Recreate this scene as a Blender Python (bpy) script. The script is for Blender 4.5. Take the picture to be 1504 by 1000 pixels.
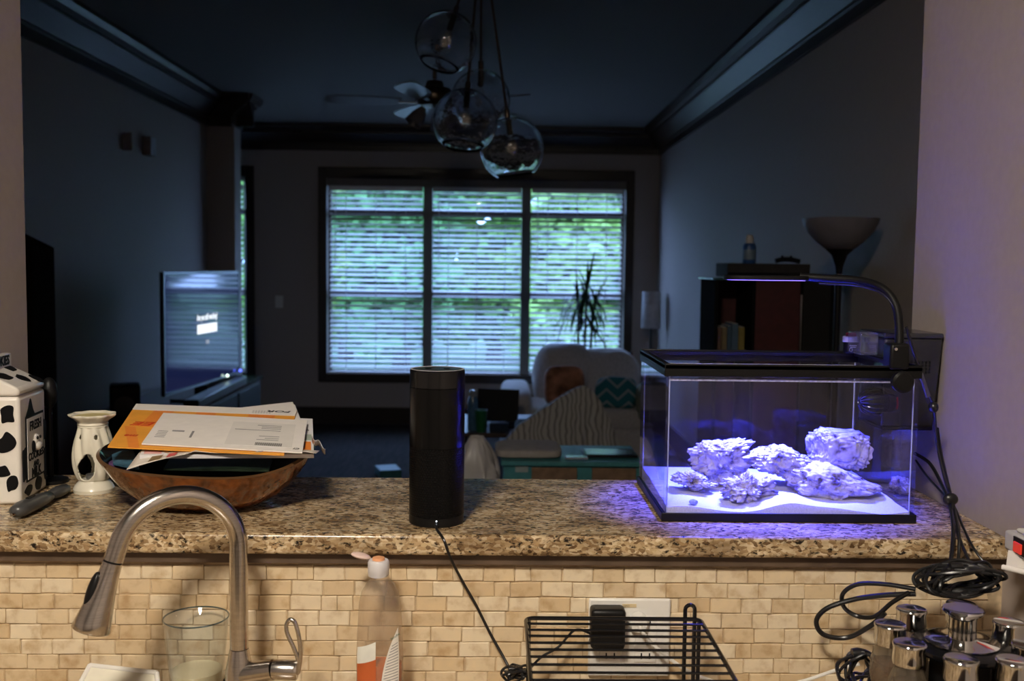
import bpy, bmesh, math, random
from mathutils import Vector, Matrix, noise
for o in list(bpy.data.objects): bpy.data.objects.remove(o)
SC = bpy.context.scene; COL = SC.collection
PI = math.pi
# ---------------------------------------------------------------- camera
CAM = Vector((0, 0, 1.56)); FPX = 1500.0
PITCH, YAW, ROLL = 0.07169285, -0.01550177, 0.01218581
RM = (Matrix.Rotation(YAW, 3, 'Z') @ Matrix.Rotation(PI/2-PITCH, 3, 'X') @ Matrix.Rotation(ROLL, 3, 'Z'))
cd = bpy.data.cameras.new('camera'); cam = bpy.data.objects.new('camera', cd); COL.objects.link(cam)
cam.matrix_world = Matrix.Translation(CAM) @ RM.to_4x4()
cd.sensor_width = 36; cd.lens = FPX/1504*36; cd.clip_start = .02; cd.clip_end = 300
cd.dof.use_dof = True; cd.dof.focus_distance = 1.62; cd.dof.aperture_fstop = 6.3
SC.camera = cam
# ---------------------------------------------------------------- world / exposure
W = bpy.data.worlds.new('overcast_sky'); SC.world = W; W.use_nodes = True
wn = W.node_tree.nodes; wl = W.node_tree.links
bg = wn['Background']; bg.inputs['Strength'].default_value = 6.6
wtc = wn.new('ShaderNodeTexCoord'); wno = wn.new('ShaderNodeTexNoise'); wno.inputs['Scale'].default_value = 2.5
wr = wn.new('ShaderNodeValToRGB'); wr.color_ramp.elements[0].color = (.38, .66, 1.36, 1); wr.color_ramp.elements[1].color = (.50, .80, 1.58, 1)
wl.new(wtc.outputs['Generated'], wno.inputs['Vector']); wl.new(wno.outputs['Fac'], wr.inputs['Fac']); wl.new(wr.outputs['Color'], bg.inputs['Color'])
vs = SC.view_settings; vs.view_transform = 'Standard'; vs.look = 'None'; vs.gamma = 1; vs.use_curve_mapping = False; vs.exposure = 0.0
cy = SC.cycles
cy.use_denoising = True; cy.max_bounces = 10; cy.diffuse_bounces = 4; cy.glossy_bounces = 5; cy.transmission_bounces = 8
cy.transparent_max_bounces = 40; cy.sample_clamp_indirect = 12; cy.blur_glossy = .5
KITCHEN_LIGHT = 232.0; LED_BLUE = 12.5

# ---------------------------------------------------------------- pixel -> place
def ray(x, y): return RM @ Vector(((x-752)/FPX, (500-y)/FPX, -1))
def PZ(x, y, z): d = ray(x, y); return CAM + d*((z-CAM.z)/d.z)
def PY(x, y, Y): d = ray(x, y); return CAM + d*(Y/d.y)
def PX(x, y, X): d = ray(x, y); return CAM + d*(X/d.x)
def PPL(x, y, p, n):
    d = ray(x, y); return CAM + d*((p-CAM).dot(n)/d.dot(n))
V = Vector
# ---------------------------------------------------------------- materials
MATS = {}
def nmat(name):
    m = bpy.data.materials.new(name); m.use_nodes = True; MATS[name] = m
    nt = m.node_tree; return m, nt.nodes, nt.links, nt.nodes['Principled BSDF']
def mat(name, col, rough=.5, metal=0, var=.12, scale=30, bump=0, spec=.5, coat=0, stretch=None, emis=None, estr=0, sheen=0, sub=0):
    if name in MATS: return MATS[name]
    m, N, L, b = nmat(name)
    tc = N.new('ShaderNodeTexCoord'); nz = N.new('ShaderNodeTexNoise'); nz.inputs['Scale'].default_value = scale; nz.inputs['Detail'].default_value = 4
    src = tc.outputs['Object']
    if stretch:
        mp = N.new('ShaderNodeMapping'); mp.inputs['Scale'].default_value = stretch; L.new(src, mp.inputs['Vector']); src = mp.outputs['Vector']
    L.new(src, nz.inputs['Vector'])
    cr = N.new('ShaderNodeValToRGB')
    cr.color_ramp.elements[0].position = .3; cr.color_ramp.elements[1].position = .7
    cr.color_ramp.elements[0].color = tuple(max(0, c*(1-var)) for c in col)+(1,); cr.color_ramp.elements[1].color = tuple(min(1, c*(1+var)) for c in col)+(1,)
    L.new(nz.outputs['Fac'], cr.inputs['Fac']); L.new(cr.outputs['Color'], b.inputs['Base Color'])
    b.inputs['Roughness'].default_value = rough; b.inputs['Metallic'].default_value = metal
    b.inputs['Specular IOR Level'].default_value = spec; b.inputs['Coat Weight'].default_value = coat; b.inputs['Sheen Weight'].default_value = sheen
    if emis: b.inputs['Emission Color'].default_value = tuple(emis)+(1,); b.inputs['Emission Strength'].default_value = estr
    if bump:
        bp = N.new('ShaderNodeBump'); bp.inputs['Strength'].default_value = bump; bp.inputs['Distance'].default_value = .002
        L.new(nz.outputs['Fac'], bp.inputs['Height']); L.new(bp.outputs['Normal'], b.inputs['Normal'])
    return m
def emit(name, col, s):
    m = bpy.data.materials.new(name); m.use_nodes = True; N = m.node_tree.nodes; N.remove(N['Principled BSDF'])
    e = N.new('ShaderNodeEmission'); e.inputs['Color'].default_value = tuple(col)+(1,); e.inputs['Strength'].default_value = s
    m.node_tree.links.new(e.outputs[0], N['Material Output'].inputs['Surface']); MATS[name] = m; return m
def glass(name, tint=(1, 1, 1), f0=.04, rough=.0, dirt_haze=0., dirt_haze_col=(.8, .8, .8)):
    """thin clear glass: straight-through transmission + Schlick reflection + a little dust and haze"""
    m = bpy.data.materials.new(name); m.use_nodes = True; N = m.node_tree.nodes; L = m.node_tree.links; N.remove(N['Principled BSDF'])
    g = N.new('ShaderNodeNewGeometry'); dt = N.new('ShaderNodeVectorMath'); dt.operation = 'DOT_PRODUCT'
    L.new(g.outputs['Normal'], dt.inputs[0]); L.new(g.outputs['Incoming'], dt.inputs[1])
    def M(op, a, b=None):
        q = N.new('ShaderNodeMath'); q.operation = op
        for i, s in enumerate((a, b)):
            if s is None: continue
            if isinstance(s, (int, float)): q.inputs[i].default_value = s
            else: L.new(s, q.inputs[i])
        return q.outputs[0]
    ab = M('ABSOLUTE', dt.outputs['Value']); om = M('SUBTRACT', 1.0, ab); pw = M('POWER', om, 5.0); fr = M('ADD', M('MULTIPLY', pw, 1-f0), f0)
    t = N.new('ShaderNodeBsdfTransparent'); t.inputs['Color'].default_value = tuple(tint)+(1,)
    gl = N.new('ShaderNodeBsdfGlossy'); gl.inputs['Roughness'].default_value = rough
    mx = N.new('ShaderNodeMixShader'); L.new(fr, mx.inputs[0]); L.new(t.outputs[0], mx.inputs[1]); L.new(gl.outputs[0], mx.inputs[2])
    out = mx.outputs[0]
    if dirt_haze:
        nz = N.new('ShaderNodeTexNoise'); nz.inputs['Scale'].default_value = 25; tc = N.new('ShaderNodeTexCoord'); L.new(tc.outputs['Object'], nz.inputs['Vector'])
        df = N.new('ShaderNodeBsdfDiffuse'); df.inputs['Color'].default_value = tuple(dirt_haze_col)+(1,)
        m2 = N.new('ShaderNodeMixShader'); L.new(M('MULTIPLY', nz.outputs['Fac'], dirt_haze*2), m2.inputs[0]); L.new(out, m2.inputs[1]); L.new(df.outputs[0], m2.inputs[2]); out = m2.outputs[0]
    L.new(out, N['Material Output'].inputs['Surface']); MATS[name] = m; return m
def ramp(N, stops, interp='LINEAR'):
    r = N.new('ShaderNodeValToRGB'); r.color_ramp.interpolation = interp
    e = r.color_ramp.elements
    while len(e) < len(stops): e.new(.5)
    for k, (p, c) in enumerate(stops): e[k].position = p; e[k].color = tuple(c)+(1,)
    return r
def granite():
    m, N, L, b = nmat('granite')
    tc = N.new('ShaderNodeTexCoord')
    mp = N.new('ShaderNodeMapping'); mp.inputs['Scale'].default_value = (1, 1.7, 1.7); mp.inputs['Rotation'].default_value = (0, 0, .35); L.new(tc.outputs['Object'], mp.inputs['Vector'])
    wz = N.new('ShaderNodeTexNoise'); wz.inputs['Scale'].default_value = 40; wz.inputs['Detail'].default_value = 3; L.new(mp.outputs[0], wz.inputs['Vector'])
    add = N.new('ShaderNodeMixRGB'); add.blend_type = 'ADD'; add.inputs[0].default_value = .02; L.new(mp.outputs[0], add.inputs[1]); L.new(wz.outputs['Color'], add.inputs[2])
    v = N.new('ShaderNodeTexVoronoi'); v.inputs['Scale'].default_value = 150; L.new(add.outputs[0], v.inputs['Vector'])
    sp = N.new('ShaderNodeSeparateColor'); L.new(v.outputs['Color'], sp.inputs[0])
    r1 = ramp(N, [(0, (.13, .075, .035)), (.22, (.33, .22, .115)), (.5, (.50, .37, .21)), (.78, (.64, .52, .35)), (1, (.40, .26, .13))]); L.new(sp.outputs[0], r1.inputs[0])
    n2 = N.new('ShaderNodeTexNoise'); n2.inputs['Scale'].default_value = 85; n2.inputs['Detail'].default_value = 6; n2.inputs['Roughness'].default_value = .65; L.new(add.outputs[0], n2.inputs['Vector'])
    r2 = ramp(N, [(.37, (0, 0, 0)), (.46, (1, 1, 1))]); L.new(n2.outputs['Fac'], r2.inputs[0])
    mx = N.new('ShaderNodeMixRGB'); L.new(r2.outputs[0], mx.inputs[0]); mx.inputs[1].default_value = (.018, .013, .010, 1); L.new(r1.outputs[0], mx.inputs[2])
    n3 = N.new('ShaderNodeTexNoise'); n3.inputs['Scale'].default_value = 14; n3.inputs['Detail'].default_value = 3; L.new(mp.outputs[0], n3.inputs['Vector'])
    r3 = ramp(N, [(.35, (.55, .5, .45)), (.6, (1.1, 1.1, 1.1))]); L.new(n3.outputs['Fac'], r3.inputs[0])
    m2 = N.new('ShaderNodeMixRGB'); m2.blend_type = 'MULTIPLY'; m2.inputs[0].default_value = 1; L.new(mx.outputs[0], m2.inputs[1]); L.new(r3.outputs[0], m2.inputs[2])
    L.new(m2.outputs[0], b.inputs['Base Color']); b.inputs['Roughness'].default_value = .22
    return m
def tilemat():
    m, N, L, b = nmat('travertine')
    oi = N.new('ShaderNodeObjectInfo'); r = ramp(N, [(0, (.60, .45, .27)), (.3, (.66, .53, .35)), (.6, (.72, .61, .44)), (.85, (.63, .50, .33)), (1, (.55, .40, .23))]); L.new(oi.outputs['Random'], r.inputs[0])
    tc = N.new('ShaderNodeTexCoord'); ad = N.new('ShaderNodeVectorMath'); ad.operation = 'ADD'; L.new(tc.outputs['Object'], ad.inputs[0]); L.new(oi.outputs['Location'], ad.inputs[1])
    nz = N.new('ShaderNodeTexNoise'); nz.inputs['Scale'].default_value = 45; nz.inputs['Detail'].default_value = 6; L.new(ad.outputs[0], nz.inputs['Vector'])
    r2 = ramp(N, [(.28, (.72, .62, .5)), (.5, (1, 1, 1)), (.75, (1.08, 1.06, 1.02))]); L.new(nz.outputs['Fac'], r2.inputs[0])
    mx = N.new('ShaderNodeMixRGB'); mx.blend_type = 'MULTIPLY'; mx.inputs[0].default_value = 1; L.new(r.outputs[0], mx.inputs[1]); L.new(r2.outputs[0], mx.inputs[2])
    L.new(mx.outputs[0], b.inputs['Base Color']); b.inputs['Roughness'].default_value = .6
    bp = N.new('ShaderNodeBump'); bp.inputs['Strength'].default_value = .25; bp.inputs['Distance'].default_value = .002; L.new(nz.outputs['Fac'], bp.inputs['Height']); L.new(bp.outputs[0], b.inputs['Normal'])
    return m
def grillemat():
    m, N, L, b = nmat('perforated_black'); b.inputs['Specular IOR Level'].default_value = .16; tc = N.new('ShaderNodeTexCoord'); sx = N.new('ShaderNodeSeparateXYZ'); L.new(tc.outputs['Object'], sx.inputs[0])
    def M(op, a, bb=None):
        q = N.new('ShaderNodeMath'); q.operation = op
        for i, s in enumerate((a, bb)):
            if s is None: continue
            if isinstance(s, (int, float)): q.inputs[i].default_value = s
            else: L.new(s, q.inputs[i])
        return q.outputs[0]
    u = M('MULTIPLY', M('ARCTAN2', sx.outputs[0], sx.outputs[1]), .0418/.0042); v = M('DIVIDE', sx.outputs[2], .0036)
    row = M('FLOOR', v); sh = M('MULTIPLY', M('MODULO', row, 2.0), .5); uu = M('SUBTRACT', M('FRACT', M('ADD', u, M('ADD', sh, 100.0))), .5); vv = M('SUBTRACT', M('FRACT', v), .5)
    d = M('ADD', M('MULTIPLY', uu, uu), M('MULTIPLY', vv, vv)); hole = M('LESS_THAN', d, .085)
    mx = N.new('ShaderNodeMixRGB'); L.new(hole, mx.inputs[0]); mx.inputs[1].default_value = (.0035, .0035, .004, 1); mx.inputs[2].default_value = (.001, .001, .001, 1); L.new(mx.outputs[0], b.inputs['Base Color'])
    rg = M('ADD', M('MULTIPLY', hole, .5), .26); L.new(rg, b.inputs['Roughness'])
    bp = N.new('ShaderNodeBump'); bp.inputs['Strength'].default_value = .8; bp.inputs['Distance'].default_value = .001; bp.invert = True; L.new(hole, bp.inputs['Height']); L.new(bp.outputs[0], b.inputs['Normal'])
    return m
def rockmat():
    m, N, L, b = nmat('reef_rock'); tc = N.new('ShaderNodeTexCoord')
    nz = N.new('ShaderNodeTexNoise'); nz.inputs['Scale'].default_value = 55; nz.inputs['Detail'].default_value = 8; L.new(tc.outputs['Object'], nz.inputs['Vector'])
    vo = N.new('ShaderNodeTexVoronoi'); vo.inputs['Scale'].default_value = 130; L.new(tc.outputs['Object'], vo.inputs['Vector'])
    r = ramp(N, [(.34, (.12, .085, .085)), (.42, (.42, .36, .34)), (.52, (.66, .60, .57)), (.72, (.80, .76, .73))]); L.new(nz.outputs['Fac'], r.inputs[0])
    r2 = ramp(N, [(.0, (.18, .11, .22)), (.30, (1, 1, 1))]); L.new(vo.outputs['Distance'], r2.inputs[0])
    n2 = N.new('ShaderNodeTexNoise'); n2.inputs['Scale'].default_value = 24; L.new(tc.outputs['Object'], n2.inputs['Vector']); r3 = ramp(N, [(.5, (0, 0, 0)), (.62, (1, 1, 1))]); L.new(n2.outputs['Fac'], r3.inputs[0])
    mx = N.new('ShaderNodeMixRGB'); mx.blend_type = 'MULTIPLY'; L.new(r3.outputs[0], mx.inputs[0]); L.new(r.outputs[0], mx.inputs[1]); L.new(r2.outputs[0], mx.inputs[2])
    L.new(mx.outputs[0], b.inputs['Base Color']); b.inputs['Roughness'].default_value = .85
    bp = N.new('ShaderNodeBump'); bp.inputs['Strength'].default_value = .7; bp.inputs['Distance'].default_value = .004; L.new(nz.outputs['Fac'], bp.inputs['Height']); L.new(bp.outputs[0], b.inputs['Normal'])
    return m
GRAN = granite(); TILE = tilemat(); GRILLE = grillemat(); ROCK = rockmat()
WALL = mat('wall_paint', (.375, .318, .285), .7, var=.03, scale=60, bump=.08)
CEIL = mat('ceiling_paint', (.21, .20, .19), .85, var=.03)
TRIM = mat('espresso_trim', (.022, .014, .010), .32, var=.3, scale=12, stretch=(1, 1, 8))
FLOOR = mat('dark_wood_floor', (.022, .015, .012), .9, var=.45, scale=5, stretch=(9, 1, 1), spec=.06)
BLACK = mat('black_plastic', (.005, .005, .0055), .4, var=.2, spec=.25)
BLACKG = mat('gloss_black', (.006, .006, .007), .18, var=.2)
CABLE = mat('cable_rubber', (.009, .009, .010), .32, var=.2)
STEEL = mat('brushed_steel', (.62, .58, .54), .20, 1, var=.12, scale=40, stretch=(1, 1, 14))
CHROME = mat('chrome', (.75, .74, .72), .08, 1, var=.05)
WHITEP = mat('white_plastic', (.72, .70, .66), .4, var=.04)
CERAM = mat('cream_ceramic', (.74, .70, .58), .25, var=.05, coat=.3)
JARW = mat('white_glazed_ceramic', (.78, .74, .68), .2, var=.04, coat=.4)
INK = mat('black_paint', (.005, .005, .006), .5, var=.2, spec=.15)
PAPER = mat('white_paper', (.78, .74, .70), .75, var=.03, scale=60)
PAPER2 = mat('cool_paper', (.70, .69, .70), .75, var=.03)
WINDP = mat('envelope_window', (.70, .67, .635), .6, var=.03, spec=.15)
ORANGE = mat('orange_print', (.83, .36, .045), .55, var=.06)
ORANGE2 = mat('deep_orange_print', (.80, .25, .04), .55, var=.06)
RED = mat('red_print', (.60, .045, .012), .5)
GREYINK = mat('grey_print', (.25, .24, .24), .7)
GROUT = mat('grout', (.50, .38, .24), .85, var=.2, scale=80)
GLASS = glass('clear_glass'); TANKG = glass('aquarium_glass', (.885, .89, 1), .030, 0, .002, (.8, .8, .9))  # faint diffuse film on the tank panes imitates blue haze in the water
# ---------------------------------------------------------------- mesh builder
def basis(d):
    d = d.normalized(); u = V((0, 0, 1)) if abs(d.z) < .95 else V((1, 0, 0))
    a = d.cross(u).normalized(); return a, a.cross(d).normalized()
def spline(pts, n=8, closed=False):
    P = [V(p) for p in pts]; out = []; m = len(P)
    for i in range(m if closed else m-1):
        g = (lambda k: P[k % m]) if closed else (lambda k: P[max(0, min(m-1, k))])
        a, b, c, d = g(i-1), g(i), g(i+1), g(i+2)
        for j in range(n):
            t = j/n; out.append(.5*((2*b)+(c-a)*t+(2*a-5*b+4*c-d)*t*t+(3*b-a-3*c+d)*t**3))
    if not closed: out.append(P[-1].copy())
    return out
class MB:
    def __init__(s): s.v = []; s.f = []
    def add(s, vs, fs):
        k = len(s.v); s.v += [V(p) for p in vs]; s.f += [tuple(i+k for i in f) for f in fs]; return s
    def box(s, c, size, rot=None):
        c = V(c); h = V(size)/2; q = []
        for x in (-1, 1):
            for y in (-1, 1):
                for z in (-1, 1):
                    p = V((x*h.x, y*h.y, z*h.z)); q.append(c+(rot @ p if rot else p))
        return s.add(q, [(0, 1, 3, 2), (4, 6, 7, 5), (0, 4, 5, 1), (2, 3, 7, 6), (0, 2, 6, 4), (1, 5, 7, 3)])
    def bb(s, a, b):
        a, b = V(a), V(b); return s.box((a+b)/2, b-a)
    def ring(s, rings, closed=False, cap0=True, cap1=True):
        n = len(rings[0]); q = [p for r in rings for p in r]; f = []; m = len(rings)
        for i in range(m if closed else m-1):
            i2 = (i+1) % m
            for j in range(n): j2 = (j+1) % n; f.append((i*n+j, i*n+j2, i2*n+j2, i2*n+j))
        if not closed:
            if cap0: f.append(tuple(range(n-1, -1, -1)))
            if cap1: f.append(tuple((m-1)*n+j for j in range(n)))
        return s.add(q, f)
    def tube(s, pts, r, seg=10, closed=False, caps=True, flat=1.0):
        P = [V(p) for p in pts]; m = len(P); rings = []; up = None
        for i, p in enumerate(P):
            d = (P[(i+1) % m]-P[i-1]) if closed else (P[min(i+1, m-1)]-P[max(i-1, 0)])
            if d.length < 1e-9: d = V((0, 0, 1))
            d.normalize()
            if up is None: up, _ = basis(d)
            up = (up-d*up.dot(d)); up = up.normalized() if up.length > 1e-6 else basis(d)[0]
            w = d.cross(up); rr = r[i] if isinstance(r, (list, tuple)) else r
            rings.append([p+up*(rr*math.cos(2*PI*j/seg))+w*(rr*flat*math.sin(2*PI*j/seg)) for j in range(seg)])
        return s.ring(rings, closed, caps, caps)
    def cyl(s, a, b, r0, r1=None, seg=24, caps=True):
        return s.tube([a, b], [r0, r0 if r1 is None else r1], seg, caps=caps)
    def lathe(s, c, prof, seg=32, rot=None, cap0=True, cap1=True, mod=None):
        c = V(c); rings = []
        for r, z in prof:
            R_ = []
            for j in range(seg):
                t = 2*PI*j/seg; rr = r if mod is None else mod(r, z, t); p = V((rr*math.cos(t), rr*math.sin(t), z)); R_.append(c+(rot @ p if rot else p))
            rings.append(R_)
        return s.ring(rings, False, cap0, cap1)
    def ball(s, c, r, seg=20, rings=12, rot=None):
        r = V(r) if hasattr(r, '__len__') else V((r, r, r)); c = V(c); R_ = []
        for i in range(rings+1):
            a = PI*(i/rings); a = min(max(a, .02), PI-.02)
            row = []
            for j in range(seg):
                t = 2*PI*j/seg; p = V((r.x*math.sin(a)*math.cos(t), r.y*math.sin(a)*math.sin(t), -r.z*math.cos(a))); row.append(c+(rot @ p if rot else p))
            R_.append(row)
        return s.ring(R_)
    def prism(s, poly, off):
        P = [V(p) for p in poly]; n = len(P); off = V(off)
        return s.add(P+[p+off for p in P], [tuple(range(n-1, -1, -1)), tuple(range(n, 2*n))]+[(i, (i+1) % n, (i+1) % n+n, i+n) for i in range(n)])
    def grid(s, fn, nu, nv):
        q = [fn(i/nu, j/nv) for i in range(nu+1) for j in range(nv+1)]
        return s.add(q, [(i*(nv+1)+j, (i+1)*(nv+1)+j, (i+1)*(nv+1)+j+1, i*(nv+1)+j+1) for i in range(nu) for j in range(nv)])
    def mesh(s, name, off, m, ang=35):
        me = bpy.data.meshes.new(name); me.from_pydata([tuple(p-off) for p in s.v], [], s.f); 
        bm = bmesh.new(); bm.from_mesh(me); bmesh.ops.recalc_face_normals(bm, faces=bm.faces); bm.to_mesh(me); bm.free()
        if m: me.materials.append(m)
        if ang: 
            for p in me.polygons: p.use_smooth = True
            me.set_sharp_from_angle(angle=math.radians(ang))
        me.update(); return me
    def build(s, name, m, parent=None, ang=35, bevel=0, subd=0, solid=0, seg=2):
        if parent is not None: off = wloc(parent)
        else:
            xs = [p.x for p in s.v]; ys = [p.y for p in s.v]; zs = [p.z for p in s.v]; off = V(((min(xs)+max(xs))/2, (min(ys)+max(ys))/2, min(zs)))
        o = bpy.data.objects.new(name, s.mesh(name, off, m, ang)); COL.objects.link(o)
        if parent is None: o.location = off
        else: o.parent = parent
        if solid: md = o.modifiers.new('thickness', 'SOLIDIFY'); md.thickness = solid; md.offset = 0
        if bevel: md = o.modifiers.new('bevel', 'BEVEL'); md.width = bevel; md.segments = seg; md.limit_method = 'ANGLE'; md.angle_limit = math.radians(40)
        if subd: md = o.modifiers.new('subd', 'SUBSURF'); md.levels = subd; md.render_levels = subd
        return o
def wloc(o):
    p = V((0, 0, 0))
    while o: p += o.location; o = o.parent
    return p
def tag(o, label, cat, group=None, kind=None):
    o['label'] = label; o['category'] = cat
    if group: o['group'] = group
    if kind: o['kind'] = kind
    return o
def thing(name, label, cat, loc, group=None):
    o = bpy.data.objects.new(name, None); o.empty_display_size = .05; COL.objects.link(o); o.location = V(loc); return tag(o, label, cat, group)
def struct(name, mb, m, **k):
    o = mb.build(name, m, **k); o['kind'] = 'structure'; return o
def copyto(src, parent, loc):
    o = src.copy(); COL.objects.link(o); o.parent = parent; o.location = loc; return o
def text(name, body, m, org, right, up, size, parent, squeeze=1., align='LEFT', bold=0):
    cu = bpy.data.curves.new(name, 'FONT'); cu.body = body; cu.size = size; cu.extrude = .00025; cu.align_x = align; cu.offset = bold; cu.resolution_u = 3
    t = bpy.data.objects.new(name, cu); COL.objects.link(t); bpy.context.view_layer.update()
    me = bpy.data.meshes.new_from_object(t.evaluated_get(bpy.context.evaluated_depsgraph_get())); bpy.data.objects.remove(t)
    right = V(right).normalized(); up = V(up); up = (up-right*up.dot(right)).normalized(); n = right.cross(up); off = wloc(parent) if parent else V((0, 0, 0)); org = V(org)
    for vv in me.vertices:
        c = vv.co.copy(); vv.co = org+right*(c.x*squeeze)+up*c.y+n*c.z-off
    me.materials.clear(); me.materials.append(m)
    o = bpy.data.objects.new(name, me); COL.objects.link(o); o.parent = parent; return o
def rz(a): return Matrix.Rotation(a, 3, 'Z')
def lerp(a, b, t): return a+(b-a)*t

# ================================================================ SETTING
YB = 10.0; XR = 1.57; XL = -2.35; ZC = 2.90; YP = 1.86; XK = .762; XPIER = -.85
LEDGE = 1.17; COUNTER = .914
struct('floor', MB().bb((-5, -2.6, -.1), (3, 10.2, 0)), FLOOR)
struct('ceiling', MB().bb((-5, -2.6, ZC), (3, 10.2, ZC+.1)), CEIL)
# back wall with two window openings
W1 = (-1.655, 1.245, .50, 2.40); W2 = (-3.50, -2.44, .50, 2.40)
b = MB()
for x0, x1, z0, z1 in ((-5, W2[0], 0, ZC), (W2[0], W2[1], 0, W2[2]), (W2[0], W2[1], W2[3], ZC), (W2[1], W1[0], 0, ZC), (W1[0], W1[1], 0, W1[2]), (W1[0], W1[1], W1[3], ZC), (W1[1], 3, 0, ZC)):
    b.bb((x0, YB, z0), (x1, YB+.15, z1))
struct('wall_back', b, WALL, ang=0)
struct('wall_right', MB().bb((XR, YP, 0), (XR+.15, YB, ZC)), WALL)
YLE = 8.35
struct('wall_left', MB().bb((XL-.15, YP, 0), (XL, YLE, ZC)), WALL)
xc = PY(345, 300, YLE).x
struct('wall_column', MB().bb((XL-.15, YLE, 0), (xc, YLE+.2, ZC)), WALL)
struct('wall_hall', MB().bb((-5.1, 1.7, 0), (-5, YB, ZC)), WALL)
struct('wall_hall_front', MB().bb((-5, YP-.16, 0), (XL-.15, YP, ZC)), WALL)
struct('wall_pier', MB().bb((-2.7, 1.74, 0), (XPIER, YP, ZC)), WALL)
struct('wall_kitchen_right', MB().bb((XK, -2.5, 0), (3.0, YP, ZC)), WALL)
struct('wall_kitchen_left', MB().bb((-2.85, -2.5, 0), (-2.7, 1.9, ZC)), WALL)
struct('wall_kitchen_rear', MB().bb((-2.85, -2.6, 0), (3, -2.5, ZC)), WALL)
# half wall with mosaic
YT = 1.487
hw = struct('wall_half', MB().bb((-2.7, YT+.0018, 0), (XK, 1.66, LEDGE-.047)), GROUT, ang=0)
th, tw = .0229, .0462; TOPZ = LEDGE-.047
tm = []
random.seed(5)
for k in range(4):
    q = MB().box((0, 0, 0), (tw-.0011, .009, th-.0011)); me = q.mesh('tile', V((0, 0, 0)), TILE, 0)
    bm = bmesh.new(); bm.from_mesh(me); bmesh.ops.bevel(bm, geom=[e for e in bm.edges if abs(e.verts[0].co.y-e.verts[1].co.y) > .005 or e.verts[0].co.y < 0], offset=.0012, segments=1, affect='EDGES')
    for v_ in bm.verts: v_.co += V((random.gauss(0, .0004), random.gauss(0, .0003), random.gauss(0, .0004)))
    bm.to_mesh(me); bm.free(); tm.append(me)
half = bpy.data.meshes.new('tile_half')
bm = bmesh.new(); bm.from_mesh(tm[0])
for v_ in bm.verts: v_.co.x *= .5
bm.to_mesh(half); bm.free(); half.materials.clear(); half.materials.append(TILE)
hl = wloc(hw)
row = 0; z = TOPZ-.006-th/2
while z > COUNTER+.02:
    x = -.80-random.random()*tw
    while x < XK-tw*.4:
        me = random.choice(tm); w = tw
        if random.random() < .13: me = half; w = tw/2
        if x+w > XK-.001: break
        if row < 9:
            o = bpy.data.objects.new('tile', me); COL.objects.link(o); o.parent = hw
            o.location = V((x+w/2, YT+.0035+random.gauss(0, .0005), z+random.gauss(0, .0003)))-hl; o.rotation_euler = (random.gauss(0, .006), random.gauss(0, .008), random.gauss(0, .006))
        x += w+random.gauss(0, .0003)
    z -= th; row += 1
struct('trim_1', MB().bb((-2.7, 1.476, LEDGE-.047), (XK, 1.70, LEDGE-.031)), mat('brown_strip', (.10, .065, .042), .5, var=.3, scale=20))
# crown mouldings (cove profile), baseboards
CP = [(0, 0), (.020, 0), (.020, .055), (.032, .062), (.032, .075), (.070, .11), (.125, .155), (.135, .155), (.135, .172), (.165, .185), (.185, .215), (.185, ZC-2.66), (0, ZC-2.66)]
def crown(name, p0, p1, n):
    p0, p1, n = V(p0), V(p1), V(n); q = MB()
    a = [p0+n*u+V((0, 0, v)) for u, v in CP]; c = [p1+n*u+V((0, 0, v)) for u, v in CP]; q.ring([a, c]); return struct(name, q, TRIM, ang=20)
crown('trim_2', (XR, YP, 2.66), (XR, YB, 2.66), (-1, 0, 0)); crown('trim_3', (XL, YP, 2.66), (XL, YLE, 2.66), (1, 0, 0)); crown('trim_4', (-5, YB, 2.66), (XR, YB, 2.66), (0, -1, 0))
crown('trim_5', (XL, YLE, 2.66), (xc+.16, YLE, 2.66), (0, -1, 0)); crown('trim_6', (xc, YLE-.16, 2.66), (xc, YLE+.2, 2.66), (1, 0, 0))
struct('baseboard_back', MB().bb((-5, YB-.02, 0), (XR, YB, .17)), TRIM, bevel=.006); struct('baseboard_right', MB().bb((XR-.02, YP, 0), (XR, YB-.02, .17)), TRIM, bevel=.006); struct('baseboard_left', MB().bb((XL, YP, 0), (XL+.02, YLE, .17)), TRIM, bevel=.006)
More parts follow.
